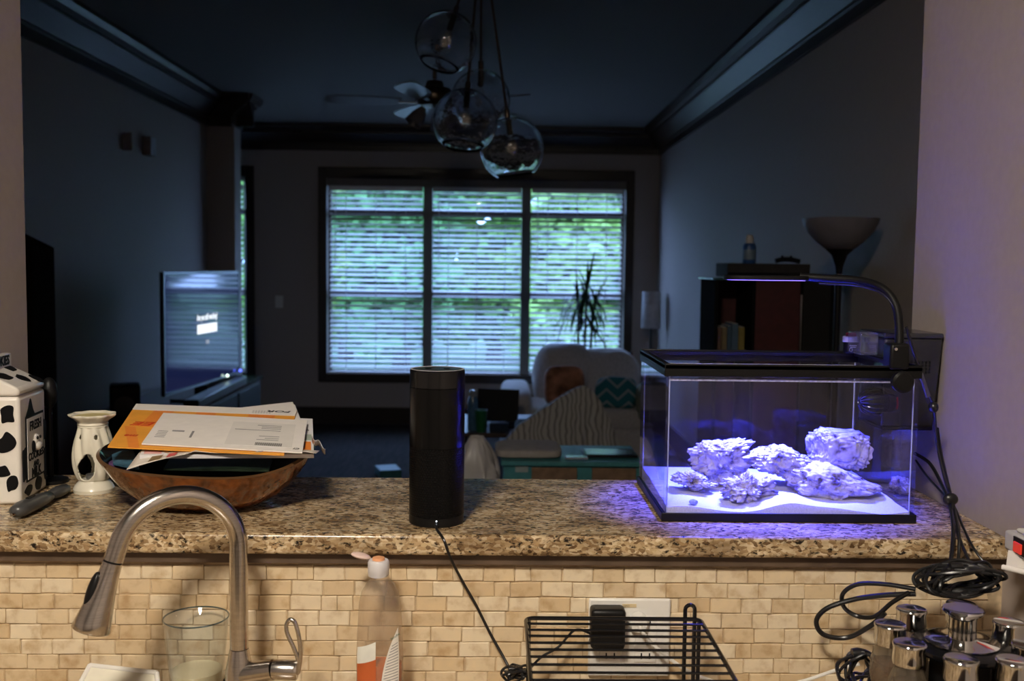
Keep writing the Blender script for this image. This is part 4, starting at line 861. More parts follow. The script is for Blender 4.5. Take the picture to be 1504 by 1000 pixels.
bl_ = spline([PY(1345, 872, 1.38), PY(1300, 874, 1.40), PY(1255, 880, 1.42), PY(1215, 893, 1.43), PY(1199, 912, 1.435), PY(1210, 932, 1.435), PY(1245, 936, 1.43), PY(1280, 918, 1.41), PY(1300, 900, 1.40)], 8)
lp = thing('looped_cable', 'thick black cable making two loose loops on the tile', 'cable', PY(1250, 930, 1.43)); MB().tube(bl_, .0036, 10).build('outer_loop', CABLE, lp)
MB().tube(spline([PY(1345, 865, 1.38), PY(1300, 858, 1.40), PY(1260, 858, 1.42), PY(1238, 872, 1.43), PY(1240, 892, 1.435), PY(1260, 905, 1.43), PY(1285, 905, 1.41), PY(1310, 885, 1.395), PY(1335, 870, 1.38)], 8), .0032, 10).build('inner_loop', CABLE, lp)
coil('cord_coil', PY(1262, 982, 1.33), .027, .024, 7, .0021, 'small black cord coil lying beside the chrome spice jars', 11, yj=.012)

# ---- wall tap with red switch on the right wall
pt0 = PX(1476, 795, XK-.045)
yq = 1.385; zt_, zb__ = PY(1490, 777, yq).z, PY(1476, 806, yq).z
pw = thing('power_tap', 'grey plug-in power tap with red switch on kitchen wall', 'power tap', (XK-.03, yq-.06, zb__))
xf = PY(1474, 800, yq).x; xf = min(xf, XK-.02)
TAP = mat('tap_grey', (.52, .50, .50), .45, var=.04)
MB().bb((xf, yq-.13, zb__), (XK-.001, yq, zt_)).build('case', TAP, pw, bevel=.004); MB().bb((xf+.008, yq-.125, zt_), (XK-.002, yq-.015, zt_+.006)).build('raised_cap', WHITEP, pw, bevel=.003)
MB().bb((xf-.0015, yq-.060, zb__+.004), (xf+.001, yq-.028, zb__+.026)).build('switch_recess', BLACK, pw); MB().bb((xf-.004, yq-.052, zb__+.006), (xf, yq-.032, zb__+.020)).build('rocker_switch', mat('red_switch', (.62, .03, .02), .3, emis=(1, .08, .03), estr=.25), pw, bevel=.001)
tg0 = PY(1478, 812, 1.36)
tgt_ = thing('cord_tag', 'white printed warning tag wrapped on a cord below power tap', 'tag', tg0-V((0, 0, .03)))
MB().prism([PY(1481, 808, 1.36), PY(1512, 812, 1.33), PY(1510, 836, 1.33), PY(1478, 830, 1.36)], (0, .0006, 0)).build('tag_paper', PAPER, tgt_, ang=0)
MB().tube([PY(1473, 833, 1.36), PY(1510, 841, 1.33)], .004, 12).build('wrapped_edge', PAPER, tgt_)
for k in range(5): MB().tube([PY(1483+k*4, 811+k*.6, 1.3585), PY(1481+k*4, 827+k*.6, 1.3585)], .0004, 5).build('print_line', GREYINK, tgt_)

# ---- spice carousel
SCc = PY(1413, 935, 1.235); scx, scy, scz = SCc.x, SCc.y, SCc.z
cs = thing('spice_carousel', 'black revolving spice carousel with chrome centre knob', 'spice rack', (scx, scy, COUNTER))
MB().lathe((scx, scy, COUNTER), [(.085, 0), (.085, .008), (.06, .014)], 40).build('turntable', BLACK, cs)
MB().lathe((scx, scy, COUNTER+.012), [(.040, 0), (.040, scz-COUNTER-.03)], 6).build('tower', BLACK, cs)
MB().lathe((scx, scy, scz-.018), [(.058, 0), (.060, .003), (.060, .007), (.056, .010), (.02, .012)], 48).build('top_plate', BLACKG, cs)
MB().lathe((scx, scy, scz-.006), [(.044, 0), (.044, .0015), (.020, .004), (.0165, .006), (.0165, .030), (.018, .034), (.0235, .037), (.0250, .040), (.0235, .042), (.012, .0395), (.001, .039)], 40).build('centre_knob', CHROME, cs)
MB().lathe((scx, scy, scz-.0795), [(.02, -.004), (.108, -.004), (.110, 0), (.110, .004), (.108, .0062), (.02, .0062)], 48).build('jar_tray', BLACK, cs)
SPG = glass('spice_glass', (.75, .72, .66), .12, .03, .25, (.30, .24, .17))
SPICES = [(.10, .035, .012), (.16, .10, .03), (.05, .06, .02), (.20, .06, .015), (.22, .17, .08), (.09, .05, .03), (.14, .12, .05), (.06, .03, .02)]
WHO = ('beside the looped cable', 'below the tangled coil', 'behind the chrome centre knob', 'toward the kitchen wall', 'nearest the power tap', 'in front of the wall side', 'in front of the centre knob', 'nearest the small cord coil')
jar_px = [(1308, 915), (1339, 893), (1412, 885), (1482, 912), (1511, 945), (1489, 968), (1412, 966), (1336, 943)]
for k, (jx_, jy_) in enumerate(jar_px):
    base = PZ(jx_, jy_, scz+.012); ax = V((base.x-scx, base.y-scy, 0)); ax = V((0, 0, 1))
    j = thing('spice_jar', 'chrome-lidded glass spice jar of the carousel '+WHO[k], 'spice jar', base-V((0, 0, .085)), 'jars of the spice carousel')
    c = base-V((0, 0, .085)); 
    MB().lathe(c, [(.017, 0), (.0205, .004), (.0235, .020), (.0225, .040), (.017, .054), (.0155, .060)], 28).build('glass_body', SPG, j, ang=60)
    MB().lathe(c, [(.016, .003), (.0195, .006), (.0220, .022), (.020, .036), (.002, .037)], 24).build('spice', mat('spice_%d' % k, SPICES[k], .9, var=.4, scale=400), j)
    L_ = MB().lathe(c, [(.0162, .058), (.0188, .059), (.0195, .064), (.0185, .078), (.0196, .0815), (.0196, .0835), (.0185, .0845), (.017, .0838)], 32).build('lid', CHROME, j, ang=50)
    MB().lathe(c, [(.0168, .0836), (.0008, .0832)], 28).build('lid_top', mat('lid_insert', (.05, .05, .055), .12, .8), j)

# ================================================================ LIVING ROOM
# ---- pendant cluster
PY0 = 4.05
top = PY(707, -72, PY0); cz = ZC
pe = thing('globe_pendant', 'cluster pendant of four clear glass globes on slanting rods', 'pendant light', (top.x, PY0, ZC))
BRZ = mat('dark_bronze', (.10, .075, .055), .28, .9, var=.1)
GG, _N, _L, _b = nmat('globe_glass'); _b.inputs['Transmission Weight'].default_value = 1; _b.inputs['Roughness'].default_value = .0; _b.inputs['IOR'].default_value = 1.5; _b.inputs['Base Color'].default_value = (.93, .95, .97, 1)
_z = _N.new('ShaderNodeTexNoise'); _z.inputs['Scale'].default_value = 9; _bp = _N.new('ShaderNodeBump'); _bp.inputs['Strength'].default_value = .03; _bp.inputs['Distance'].default_value = .02; _L.new(_z.outputs['Fac'], _bp.inputs['Height']); _L.new(_bp.outputs[0], _b.inputs['Normal'])
MB().lathe((top.x, PY0, ZC-.03), [(.10, .03), (.10, .01), (.07, 0), (.01, -.002)], 32).build('canopy', BRZ, pe)
hub = V((top.x, PY0, ZC-.03))
for k, (gx, gy_, gd, yo_) in enumerate(((655, 62, 88, -.10), (683, 178, 92, -.14), (752, 219, 91, .02), (706, 146, 84, .16))):
    c = PY(gx, gy_, PY0+yo_); R_ = gd/2*(PY0+yo_)/FPX; ax = (c-hub).normalized()
    q_ = ax.to_track_quat('Z', 'Y').to_matrix()      # local +Z points down the rod
    n = 20; pr_ = [(R_*math.sin(a), -R_*math.cos(a)) for a in [lerp(.20, PI-.62, i/n) for i in range(n+1)]]
    gb = MB().lathe(c, pr_, 48, q_, False, False).build('globe', GG, pe, ang=180, solid=.006)
    rr = pr_[-1]; MB().lathe(c, [(rr[0]-.002, rr[1]), (rr[0], rr[1]+.002), (rr[0]+.002, rr[1])], 40, q_, False, False).build('opening_rim', GG, gb)
    s0 = c-ax*R_*.98
    MB().lathe(c, [(.008, -R_-.035), (.011, -R_-.03), (.011, -R_-.002), (.034, -R_*.985), (.034, -R_*.965), (.01, -R_*.95)], 24, q_).build('cap', BRZ, pe)
    MB().cyl(hub, c-ax*(R_+.02), .0052, seg=10).build('rod', BRZ, pe)
    MB().lathe(c, [(.012, -R_*.96), (.012, -R_*.45), (.009, -R_*.42)], 16, q_).build('socket', BRZ, pe)
    MB().lathe(c, [(.007, -R_*.42), (.015, -R_*.28), (.017, -R_*.15), (.012, R_*.05), (.005, R_*.2), (.001, R_*.26)], 16, q_).build('bulb', glass('bulb_glass_%d' % k, (.95, .93, .88), .10), pe, ang=60)
# ---- ceiling fan
fy = 6.4; fc = PY(638, 151, fy); fz = fc.z
fn = thing('ceiling_fan', 'dark ceiling fan with pale glossy blades behind the globes', 'ceiling fan', (fc.x, fy, ZC))
MB().lathe((fc.x, fy, ZC-.07), [(.03, 0), (.07, .03), (.075, .07)], 24).build('ceiling_cup', BRZ, fn); MB().cyl((fc.x, fy, fz+.12), (fc.x, fy, ZC-.05), .014).build('down_rod', BRZ, fn)
MB().lathe((fc.x, fy, fz), [(.05, -.03), (.10, -.02), (.12, .02), (.12, .055), (.10, .085), (.06, .10), (.05, .13), (.02, .14)], 32).build('motor', BRZ, fn)
FBL = mat('fan_blade', (.10, .085, .075), .28, var=.2)
for k, adeg in enumerate((186, 114, 42, -30, 258)):
    a = math.radians(adeg); d = V((math.cos(a), math.sin(a), 0)); w = V((-math.sin(a), math.cos(a), 0)); pit = V((0, 0, 1))*math.sin(.22)+w*math.cos(.22); c0 = V((fc.x, fy, fz))
    q = MB(); P = []
    for r, h in ((.20, .045), (.28, .062), (.45, .070), (.60, .068), (.655, .045), (.67, .0)): P.append(c0+d*r+pit*h)
    for r, h in ((.655, -.045), (.60, -.068), (.45, -.070), (.28, -.062), (.20, -.045)): P.append(c0+d*r+pit*h)
    nrm = d.cross(pit).normalized(); q.prism(P, nrm*.007); bld = q.build('blade', FBL, fn, bevel=.002)
    MB().box(c0+d*.155+V((0, 0, -.005)), (.13, .03, .006), rz(a)).build('blade_iron', BRZ, bld)
for k in range(3):
    a = math.radians(200+120*k); c0 = V((fc.x+.085*math.cos(a), fy+.085*math.sin(a), fz-.06)); rt_ = Matrix.Rotation(.6, 3, V((-math.sin(a), math.cos(a), 0)))
    MB().lathe(c0, [(.02, .03), (.03, .01), (.045, -.03), (.055, -.08), (.058, -.09)], 20, rt_.transposed(), True, False).build('light_shade', mat('shade_glass', (.12, .11, .12), .15, var=.1), fn)
# ---- canvases, switch, cabinet
for (x, y, x2, y2), l in (((170, 191, 194, 221), 'small thick wall canvas nearer the kitchen on dim wall'), ((199, 199, 229, 230), 'small thick wall canvas nearer the column on dim wall')):
    a = PX(x+10, (y+y2)/2, XL); Ys, Ye = a.y, PX(x2, (y+y2)/2, XL+.055).y; zz1 = PX(x2, y+4, XL+.055).z; zz0 = PX(x2, y2, XL+.055).z
    cv = thing('wall_canvas', l, 'picture', (XL+.03, (Ys+Ye)/2, zz0), 'canvases on the dim wall')
    MB().bb((XL+.001, Ys, zz0), (XL+.055, Ye, zz1)).build('wrapped_frame', mat('canvas_side', (.30, .26, .23), .8), cv); MB().bb((XL+.055, Ys+.004, zz0+.004), (XL+.057, Ye-.004, zz1-.004)).build('picture_face', mat('canvas_print', (.42, .44, .46), .6, var=.3, scale=8), cv)
s_ = PY(410, 443, YB-.006); sw = thing('light_switch', 'white light switch plate on wall between the two windows', 'switch', (s_.x, YB-.004, s_.z-.058)); MB().box((s_.x, YB-.004, s_.z), (.075, .008, .118)).build('plate', WHITEP, sw, bevel=.002); MB().box((s_.x, YB-.010, s_.z), (.03, .006, .06)).build('rocker', WHITEP, sw)
WOOD = mat('dark_wood', (.045, .024, .014), .4, var=.35, scale=6, stretch=(8, 8, 1))
cyy = 4.75; cr0 = PY(80, 364, cyy+.25); cl0 = PY(50, 336, cyy+.25)
cb = thing('tall_cabinet', 'dark wooden cabinet with sloping top beside the pier', 'cabinet', (cr0.x-.2, cyy+.12, 0))
MB().prism([V((XL+.021, cyy, .0)), V((cr0.x, cyy, .0)), V((cr0.x, cyy, cr0.z)), V((XL+.021, cyy, max(cl0.z, cr0.z+.06)))], (0, .25, 0)).build('carcass', mat('matte_walnut', (.018, .011, .007), .95, var=.3, scale=6, spec=.05), cb, bevel=.004)
# ---- tv, console, soundbar, small speaker
tA, tB = PY(240, 490, 5.75), PY(351, 478, 7.05)
tA.z = 0; tB.z = 0; td = (tB-tA).normalized(); tn = V((td.y, -td.x, 0)); TW = (tB-tA).length; zb1 = PY(241, 583, 5.75).z; zt1 = PY(240, 399, 5.75).z
tv = thing('television', 'large flat television showing a message on dark blue screen', 'television', lerp(tA, tB, .5)+V((0, 0, zb1-.06)))
rT = Matrix((td, tn, UP)).transposed()
tc_ = lerp(tA, tB, .5)+UP*((zb1+zt1)/2)
MB().box(tc_-tn*.012, (TW-.004, .018, zt1-zb1-.004), rT).build('cabinet_shell', BLACK, tv, bevel=.004)
bz_ = MB(); bw_ = .016
for dz in (1, -1): bz_.box(tc_+UP*dz*((zt1-zb1)/2-bw_/2), (TW, .012, bw_), rT)
for dx in (1, -1): bz_.box(tc_+td*dx*(TW/2-bw_/2), (bw_, .012, zt1-zb1), rT)
bz_.build('bezel', mat('silver_bezel', (.30, .32, .35), .3, .6), tv)
m, N, L, bb_ = nmat('tv_screen'); bb_.inputs['Base Color'].default_value = (.004, .005, .008, 1); bb_.inputs['Roughness'].default_value = .06; bb_.inputs['Specular IOR Level'].default_value = .75; bb_.inputs['Emission Color'].default_value = (.16, .24, 1, 1); bb_.inputs['Emission Strength'].default_value = .045
nz = N.new('ShaderNodeTexNoise'); nz.inputs['Scale'].default_value = 3; bp = N.new('ShaderNodeBump'); bp.inputs['Strength'].default_value = .05; bp.inputs['Distance'].default_value = .002; L.new(nz.outputs['Fac'], bp.inputs['Height']); L.new(bp.outputs[0], bb_.inputs['Normal'])
MB().box(tc_+tn*.001, (TW-2*bw_, .004, zt1-zb1-2*bw_), rT).build('screen', m, tv)
SW = emit('screen_white', (.85, .92, 1), 1.3)
zc_ = PY(297, 466, 6.35).z; tx = tc_+td*.03
text('screen_text', 'Are you still watching?', SW, V((tx.x, tx.y, zc_))+tn*.005-UP*.016, td, UP, .052, tv, .75, align='CENTER', bold=.0015)
zbn = PY(300, 483, 6.35).z
MB().box(V((tx.x, tx.y, zbn))+tn*.005, (.34, .003, .058), rT).build('screen_button', SW, tv); MB().box(V((tx.x, tx.y, zbn-.085))+tn*.005, (.05, .003, .025), rT).build('screen_mark', emit('screen_dim', (.7, .8, 1), .45), tv)
zcon = zb1-.075
MB().box(lerp(tA, tB, .5)+UP*(zcon+.006)-tn*.05, (.55, .14, .012), rT).build('stand_foot', BLACKG, tv); MB().box(lerp(tA, tB, .5)+UP*(zcon+.045)-tn*.03, (.14, .03, .08), rT).build('stand_neck', BLACKG, tv)
for px, py, yy, cl in ((334, 551.5, 6.75, (.75, 1, .85)), (353, 544, 7.0, (.1, .15, 1))):
    p = PY(px, py, yy); MB().ball(p, .010, 8, 6).build('status_led', emit('led_%d' % px, cl, 3), tv)
cA, cB = PZ(262, 612, zcon), PZ(389, 551, zcon); cdv = (cB-cA).normalized(); cn = V((cdv.y, -cdv.x, 0)); CLn = (cB-cA).length; 
cA2 = cA-cdv*.02
ccn = lerp(cA2, cB, .5)-cn*.26; rC = Matrix((cdv, cn, UP)).transposed()
con = thing('tv_console', 'long low black console under the television', 'console', V((ccn.x, ccn.y, 0)))
MB().box(V((ccn.x, ccn.y, zcon-.013)), ((cB-cA2).length, .5, .022), rC).build('console_top', BLACKG, con, bevel=.003)
MB().box(V((ccn.x, ccn.y, .06+(zcon-.085)/2)), ((cB-cA2).length-.04, .46, zcon-.085), rC).build('carcass', WOOD, con)
for k in range(3): MB().box(V((ccn.x, ccn.y, .06+(zcon-.085)/2))+cn*.235+cdv*((k-1)*(cB-cA2).length*.32), ((cB-cA2).length*.30, .014, zcon-.13), rC).build('door', BLACK, con, bevel=.003)
for sx in (-1, 1):
    for sy in (-1, 1): MB().box(V((ccn.x, ccn.y, .03))+cdv*sx*((cB-cA2).length/2-.06)+cn*sy*.19, (.05, .05, .06), rC).build('foot', BLACK, con)
sA, sB = PZ(281, 594, zcon+.03), PZ(354, 558, zcon+.03); sdv = (sB-sA).normalized(); sn_ = V((sdv.y, -sdv.x, 0)); sm_ = lerp(sA, sB, .5)
sbar = thing('soundbar', 'slim grey soundbar lying on the console before television', 'soundbar', (sm_.x, sm_.y, zcon)); rS = Matrix((sdv, sn_, UP)).transposed()
MB().box(V((sm_.x, sm_.y, zcon+.029)), ((sB-sA).length, .085, .056), rS).build('bar', mat('silver_grey', (.20, .21, .22), .3, .3), sbar, bevel=.008); 
for sx in (-1, 1): MB().box(V((sm_.x, sm_.y, zcon+.029))+sdv*sx*((sB-sA).length/2+.006), (.012, .083, .054), rS).build('end_cap', BLACK, sbar, bevel=.004)
so = PY(184, 594, 4.6); sk = thing('small_speaker', 'black box speaker on a thin stand near the television', 'speaker', (so.x, 4.6, 0))
MB().box(so, (.13, .13, .19), rz(.35)).build('speaker_box', BLACK, sk, bevel=.012); MB().cyl((so.x, 4.6, .02), (so.x, 4.6, so.z-.09), .014).build('pole', BLACK, sk); MB().lathe((so.x, 4.6, 0), [(.13, 0), (.13, .012), (.02, .025)], 28).build('base', BLACK, sk)
MB().lathe(so+V((.02, -.066, 0)), [(.045, 0), (.045, .004), (.03, .006)], 24, rz(.35) @ Matrix.Rotation(PI/2, 3, 'X')).build('driver', mat('cone_grey', (.03, .03, .03), .5), sk)

# ---- bookcase with things, torchiere
by_ = 4.45; b0_, b1_ = PY(1051, 411, by_), PY(1226, 413, by_); bzt = b0_.z; bd = .32; XBR = min(b1_.x, XR-.03)
bc_ = thing('bookcase', 'black bookcase with dark red panels and glass top', 'bookcase', ((b0_.x+XBR)/2, by_+bd/2, 0))
BB = mat('black_wood', (.008, .007, .007), .3, var=.3); DR = mat('dark_red_panel', (.055, .005, .006), .5, var=.2)
MB().bb((b0_.x-.015, by_-.015, bzt), (XBR+.015, by_+bd, bzt+.010)).build('glass_top', mat('top_glass', (.05, .10, .10), .08), bc_, bevel=.002)
xd1, xd2 = PY(1107, 450, by_).x, PY(1177, 450, by_).x
for x in (b0_.x, xd1-.006, xd2-.006, XBR-.014): MB().bb((x, by_, 0), (x+.014, by_+bd, bzt)).build('upright', mat('matte_black_wood', (.007, .007, .007), .9, spec=.05), bc_)
MB().bb((b0_.x, by_+bd-.01, 0), (XBR, by_+bd, bzt)).build('back_panel', DR, bc_)
zs = PY(1080, 512, by_).z-.012
for zz in (.06, .42, .78, zs): 
    MB().bb((b0_.x+.014, by_+.01, zz-.018), (xd1-.006, by_+bd-.01, zz)).build('shelf', BB, bc_)
MB().bb((xd1+.008, by_+.004, .06), (xd2-.006, by_+.02, bzt-.004)).build('red_door', DR, bc_); MB().bb((xd2+.008, by_+.004, .06), (XBR-.014, by_+.02, bzt-.004)).build('black_door', BB, bc_); MB().cyl((xd2-.004, by_-.01, .9), (xd2-.004, by_-.01, bzt-.06), .005).build('door_pull', CHROME, bc_)
x = b0_.x+.02; k = 0; rnd = random.Random(4)
BC = [(.10, .05, .03, 'brown'), (.16, .12, .06, 'tan'), (.03, .07, .12, 'blue'), (.05, .10, .16, 'pale blue'), (.20, .15, .03, 'yellow'), (.14, .03, .02, 'red')]
while x < xd1-.03:
    w = rnd.uniform(.018, .030); h = rnd.uniform(.10, .125); c = BC[k % 6]
    bk_ = thing('book', c[3]+' spined book standing on the top bookcase shelf', 'book', (x+w/2, by_+.1, zs), 'books on the bookcase shelf')
    MB().bb((x, by_+.03, zs+.0005), (x+w-.001, by_+.18, zs+h)).build('cover', mat('book_%d' % (k % 6), c[:3], .6), bk_, bevel=.002); MB().bb((x+.002, by_+.033, zs+h-.004), (x+w-.003, by_+.182, zs+h+.0004)).build('pages', PAPER, bk_)
    x += w+.001; k += 1
ztp = bzt+.010
d0, d1 = PY(1067, 400, by_+.06), PY(1188, 400, by_+.06)
dv_ = thing('media_box', 'flat dark media player box on top of the bookcase', 'media player', ((d0.x+d1.x)/2, by_+.16, ztp)); zd = PY(1120, 387, by_+.04).z
MB().bb((d0.x, by_+.04, ztp+.004), (d1.x, by_+.28, zd)).build('case', mat('box_grey', (.035, .032, .032), .7, spec=.1), dv_, bevel=.003); MB().bb((d0.x+.002, by_+.037, ztp+.008), (d1.x-.002, by_+.041, ztp+.024)).build('front_slot', BLACKG, dv_)
for sx in (d0.x+.03, d1.x-.03): MB().cyl((sx, by_+.07, ztp), (sx, by_+.07, ztp+.006), .012).build('foot', BLACK, dv_)
bo0 = PY(1100, 386, by_+.16); bb1 = thing('spray_bottle', 'blue bottle with white cap standing on the media player', 'bottle', (bo0.x, by_+.16, zd)); hh_ = PY(1100, 358, by_+.16).z-zd
MB().lathe((bo0.x, by_+.16, zd), [(.028, 0), (.030, .004), (.030, hh_*.85), (.024, hh_), (.014, hh_+.004)], 28).build('bottle_body', mat('blue_plastic', (.02, .07, .22), .3), bb1); MB().lathe((bo0.x, by_+.16, zd+hh_+.003), [(.018, 0), (.019, .02), (.014, .036), (.004, .038)], 24).build('cap', mat('pale_cap', (.45, .42, .38), .4), bb1)
MB().lathe((bo0.x, by_+.16, zd+hh_*.2), [(.0303, 0), (.0306, hh_*.5)], 28, None, False, False).build('label', mat('bottle_label', (.14, .20, .28), .5), bb1)
gm0 = PY(1155, 385, by_+.15); gc = thing('game_controller', 'small dark curved controller lying on the media player', 'controller', (gm0.x, by_+.15, zd))
MB().tube(spline([V((gm0.x-.05, by_+.15, zd+.012)), V((gm0.x-.02, by_+.15, zd+.020)), V((gm0.x+.02, by_+.15, zd+.020)), V((gm0.x+.06, by_+.15, zd+.012))], 5), [.011]*16, 12).build('shell', BLACK, gc); 
for sx in (-.02, .02): MB().ball((gm0.x+sx, by_+.15, zd+.032), (.006, .006, .006), 10, 8).build('thumb_stick', BLACK, gc)
ly = 4.05; lb0 = PY(1232, 400, ly); lx = lb0.x; zt2 = PY(1232, 321, ly).z; lrr = (PY(1288, 322, ly).x-PY(1178, 322, ly).x)/2; zm = PY(1232, 366, ly).z; zn = PY(1232, 402, ly).z
tl = thing('torchiere_lamp', 'tall floor lamp with frosted upturned bowl shade', 'floor lamp', (lx, ly, 0))
MB().lathe((lx, ly, 0), [(.12, 0), (.12, .015), (.03, .03), (.012, .05)], 36).build('base', BLACK, tl); MB().cyl((lx, ly, .04), (lx, ly, zn), .012).build('pole', BLACK, tl)
MB().lathe((lx, ly, zn), [(.012, 0), (.015, (zm-zn)*.3), (.03, (zm-zn)*.75), (lrr*.36, zm-zn)], 32).build('bowl_cup', BLACK, tl)
MB().lathe((lx, ly, zm), [(lrr*.36, 0), (lrr*.62, (zt2-zm)*.25), (lrr*.84, (zt2-zm)*.55), (lrr*.95, (zt2-zm)*.8), (lrr, zt2-zm), (lrr*.97, zt2-zm), (lrr*.80, (zt2-zm)*.55), (lrr*.34, .006)], 48).build('bowl_shade', mat('frosted_glass', (.17, .155, .18), .35, var=.05), tl, ang=60)
MB().cyl((lx, ly, zn-.006), (lx, ly, zn-.002), .016).build('collar', CHROME, tl)

# ---- far floor lamp by the window
sy_ = 9.45; s0_, s1_ = PY(943, 428, sy_), PY(970, 482, sy_); scx_ = (s0_.x+s1_.x)/2
fl = thing('shade_lamp', 'slim floor lamp with pale drum shade beside the window', 'floor lamp', (scx_, sy_, 0))
MB().lathe((scx_, sy_, s1_.z), [((s1_.x-s0_.x)/2, 0), ((s1_.x-s0_.x)/2*.92, s0_.z-s1_.z)], 32, None, False, False).build('lamp_shade', mat('linen_shade', (.55, .52, .52), .8), fl, solid=.003); MB().cyl((scx_, sy_, .02), (scx_, sy_, s1_.z+.1), .010).build('pole', BLACK, fl); MB().lathe((scx_, sy_, 0), [(.13, 0), (.13, .02), (.01, .03)], 28).build('base', BLACK, fl)

# ---- sofa by the window
def soft(mb, c, size, rot=None, e=.45, seg=36, rings=22, seed=0, amp=.03):
    c = V(c); h = V(size)/2; sg = lambda v, p: math.copysign(abs(v)**p, v); R_ = []
    for i in range(rings+1):
        a = min(max(PI*i/rings, .03), PI-.03); row = []
        for j in range(seg):
            t = 2*PI*j/seg; p = V((sg(math.cos(t), e)*sg(math.sin(a), e), sg(math.sin(t), e)*sg(math.sin(a), e), -sg(math.cos(a), e)))
            p *= 1+amp*noise.noise(p*2.2+V((seed*3.3, seed, 1))); p = V((p.x*h.x, p.y*h.y, p.z*h.z)); row.append(c+(rot @ p if rot else p))
        R_.append(row)
    mb.ring(R_); return mb
CREAM = mat('cream_upholstery', (.52, .48, .46), .95, var=.15, scale=60, bump=.5, sheen=.4)
sY = 8.6; sl_, sr_ = PY(785, 540, sY).x, PY(938, 540, sY).x; zs_ = PY(840, 507, sY).z
so_ = thing('sofa', 'plump cream sofa by the window under the blinds', 'sofa', ((sl_+sr_)/2, sY, 0))
mid_ = lerp(sl_, sr_, .45)
soft(MB(), (lerp(sl_, mid_, .5)+.06, sY+.15, zs_-.30), (mid_-sl_+.14, .42, .62), e=.7, seed=1, amp=.06).build('back_cushion', CREAM, so_, ang=70); soft(MB(), (lerp(mid_, sr_, .5)-.02, sY+.18, zs_-.33), (sr_-mid_+.10, .42, .58), e=.65, seed=2, amp=.06).build('back_cushion', CREAM, so_, ang=70)
MB().bb((sl_-.1, sY-.65, .06), (sr_+.05, sY+.40, .30)).build('base', CREAM, so_, bevel=.05, seg=4)
for k in range(2): soft(MB(), (lerp(sl_-.1, sr_+.05, .25+.5*k), sY-.25, .37), ((sr_-sl_+.15)/2, .8, .18), e=.3, seed=5+k).build('seat_cushion', CREAM, so_, ang=70)
al = PY(755, 560, 8.1); soft(MB(), (sl_-.16, sY-.2, .30), (.26, 1.1, .60), e=.4, seed=9).build('arm', CREAM, so_, ang=70)
for sx in (sl_-.05, sr_):
    for yy in (sY-.58, sY+.33): MB().cyl((sx, yy, 0), (sx, yy, .08), .025).build('foot', WOOD, so_)
p_ = PY(829, 567, 8.25); rp = Matrix.Rotation(-.35, 3, 'X')
FLOR = mat('orange_floral', (.34, .14, .07), .9, var=.75, scale=9, sheen=.2)
tag(soft(MB(), p_, (.33, .12, .33), rp, .5, seed=3).build('throw_pillow', FLOR, ang=70), 'rust and cream floral pillow leaning on the cream sofa', 'pillow', 'sofa pillows')
# teal chevron pillow
m, N, L, bb_ = nmat('chevron'); tcn = N.new('ShaderNodeTexCoord'); sx_ = N.new('ShaderNodeSeparateXYZ'); L.new(tcn.outputs['Object'], sx_.inputs[0])
def MN(op, a, b=None):
    q = N.new('ShaderNodeMath'); q.operation = op
    for i, s in enumerate((a, b)):
        if s is None: continue
        if isinstance(s, (int, float)): q.inputs[i].default_value = s
        else: L.new(s, q.inputs[i])
    return q.outputs[0]
zig = MN('ABSOLUTE', MN('SUBTRACT', MN('FRACT', MN('MULTIPLY', sx_.outputs[0], 6.)), .5)); fr_ = MN('FRACT', MN('ADD', MN('MULTIPLY', sx_.outputs[2], 11.), MN('MULTIPLY', zig, 1.6))); rc = ramp(N, [(0, (.02, .16, .19)), (.72, (.02, .16, .19)), (.75, (.30, .36, .36)), (1, (.30, .36, .36))], 'CONSTANT'); L.new(fr_, rc.inputs[0]); L.new(rc.outputs[0], bb_.inputs['Base Color']); bb_.inputs['Roughness'].default_value = .9
CHEV = m
tag(soft(MB(), PY(905, 578, 8.1), (.34, .15, .26), rz(-.3) @ Matrix.Rotation(-.5, 3, 'X'), .5, seed=6).build('throw_pillow', CHEV, ang=70), 'teal chevron pillow behind the striped throw', 'pillow', 'sofa pillows')
tag(soft(MB(), PY(958, 590, 8.0), (.26, .16, .32), rz(.5), .5, seed=8).build('throw_pillow', mat('sage_fabric', (.22, .24, .18), .9, var=.3, scale=20), ang=70), 'pale sage pillow beside the teal chevron pillow', 'pillow', 'sofa pillows')
rbp = PY(926, 553, 9.2); rbz = PY(926, 520, 9.2).z; sbt = thing('red_bottle', 'slender red bottle standing behind the teal chevron pillow', 'bottle', (rbp.x, 9.2, rbp.z-.04))
MB().lathe((rbp.x, 9.2, rbp.z-.04), [(.035, 0), (.037, .006), (.035, .09), (.015, .14), (.013, rbz-rbp.z+.04)], 24).build('bottle_body', mat('red_glass', (.30, .03, .03), .3), sbt); MB().lathe((rbp.x, 9.2, rbz-.002), [(.016, 0), (.016, .02), (.004, .022)], 16).build('cap', BLACK, sbt)
bs = thing('side_table', 'small dark side table holding the slender red bottle', 'table', (rbp.x, 9.2, 0)); MB().lathe((rbp.x, 9.2, rbp.z-.062), [(.125, 0), (.13, .004), (.13, .016), (.125, .021)], 32).build('table_top', WOOD, bs); MB().cyl((rbp.x, 9.2, .02), (rbp.x, 9.2, rbp.z-.06), .022).build('pillar', WOOD, bs); MB().lathe((rbp.x, 9.2, 0), [(.13, 0), (.12, .02), (.03, .03)], 28).build('foot', WOOD, bs)
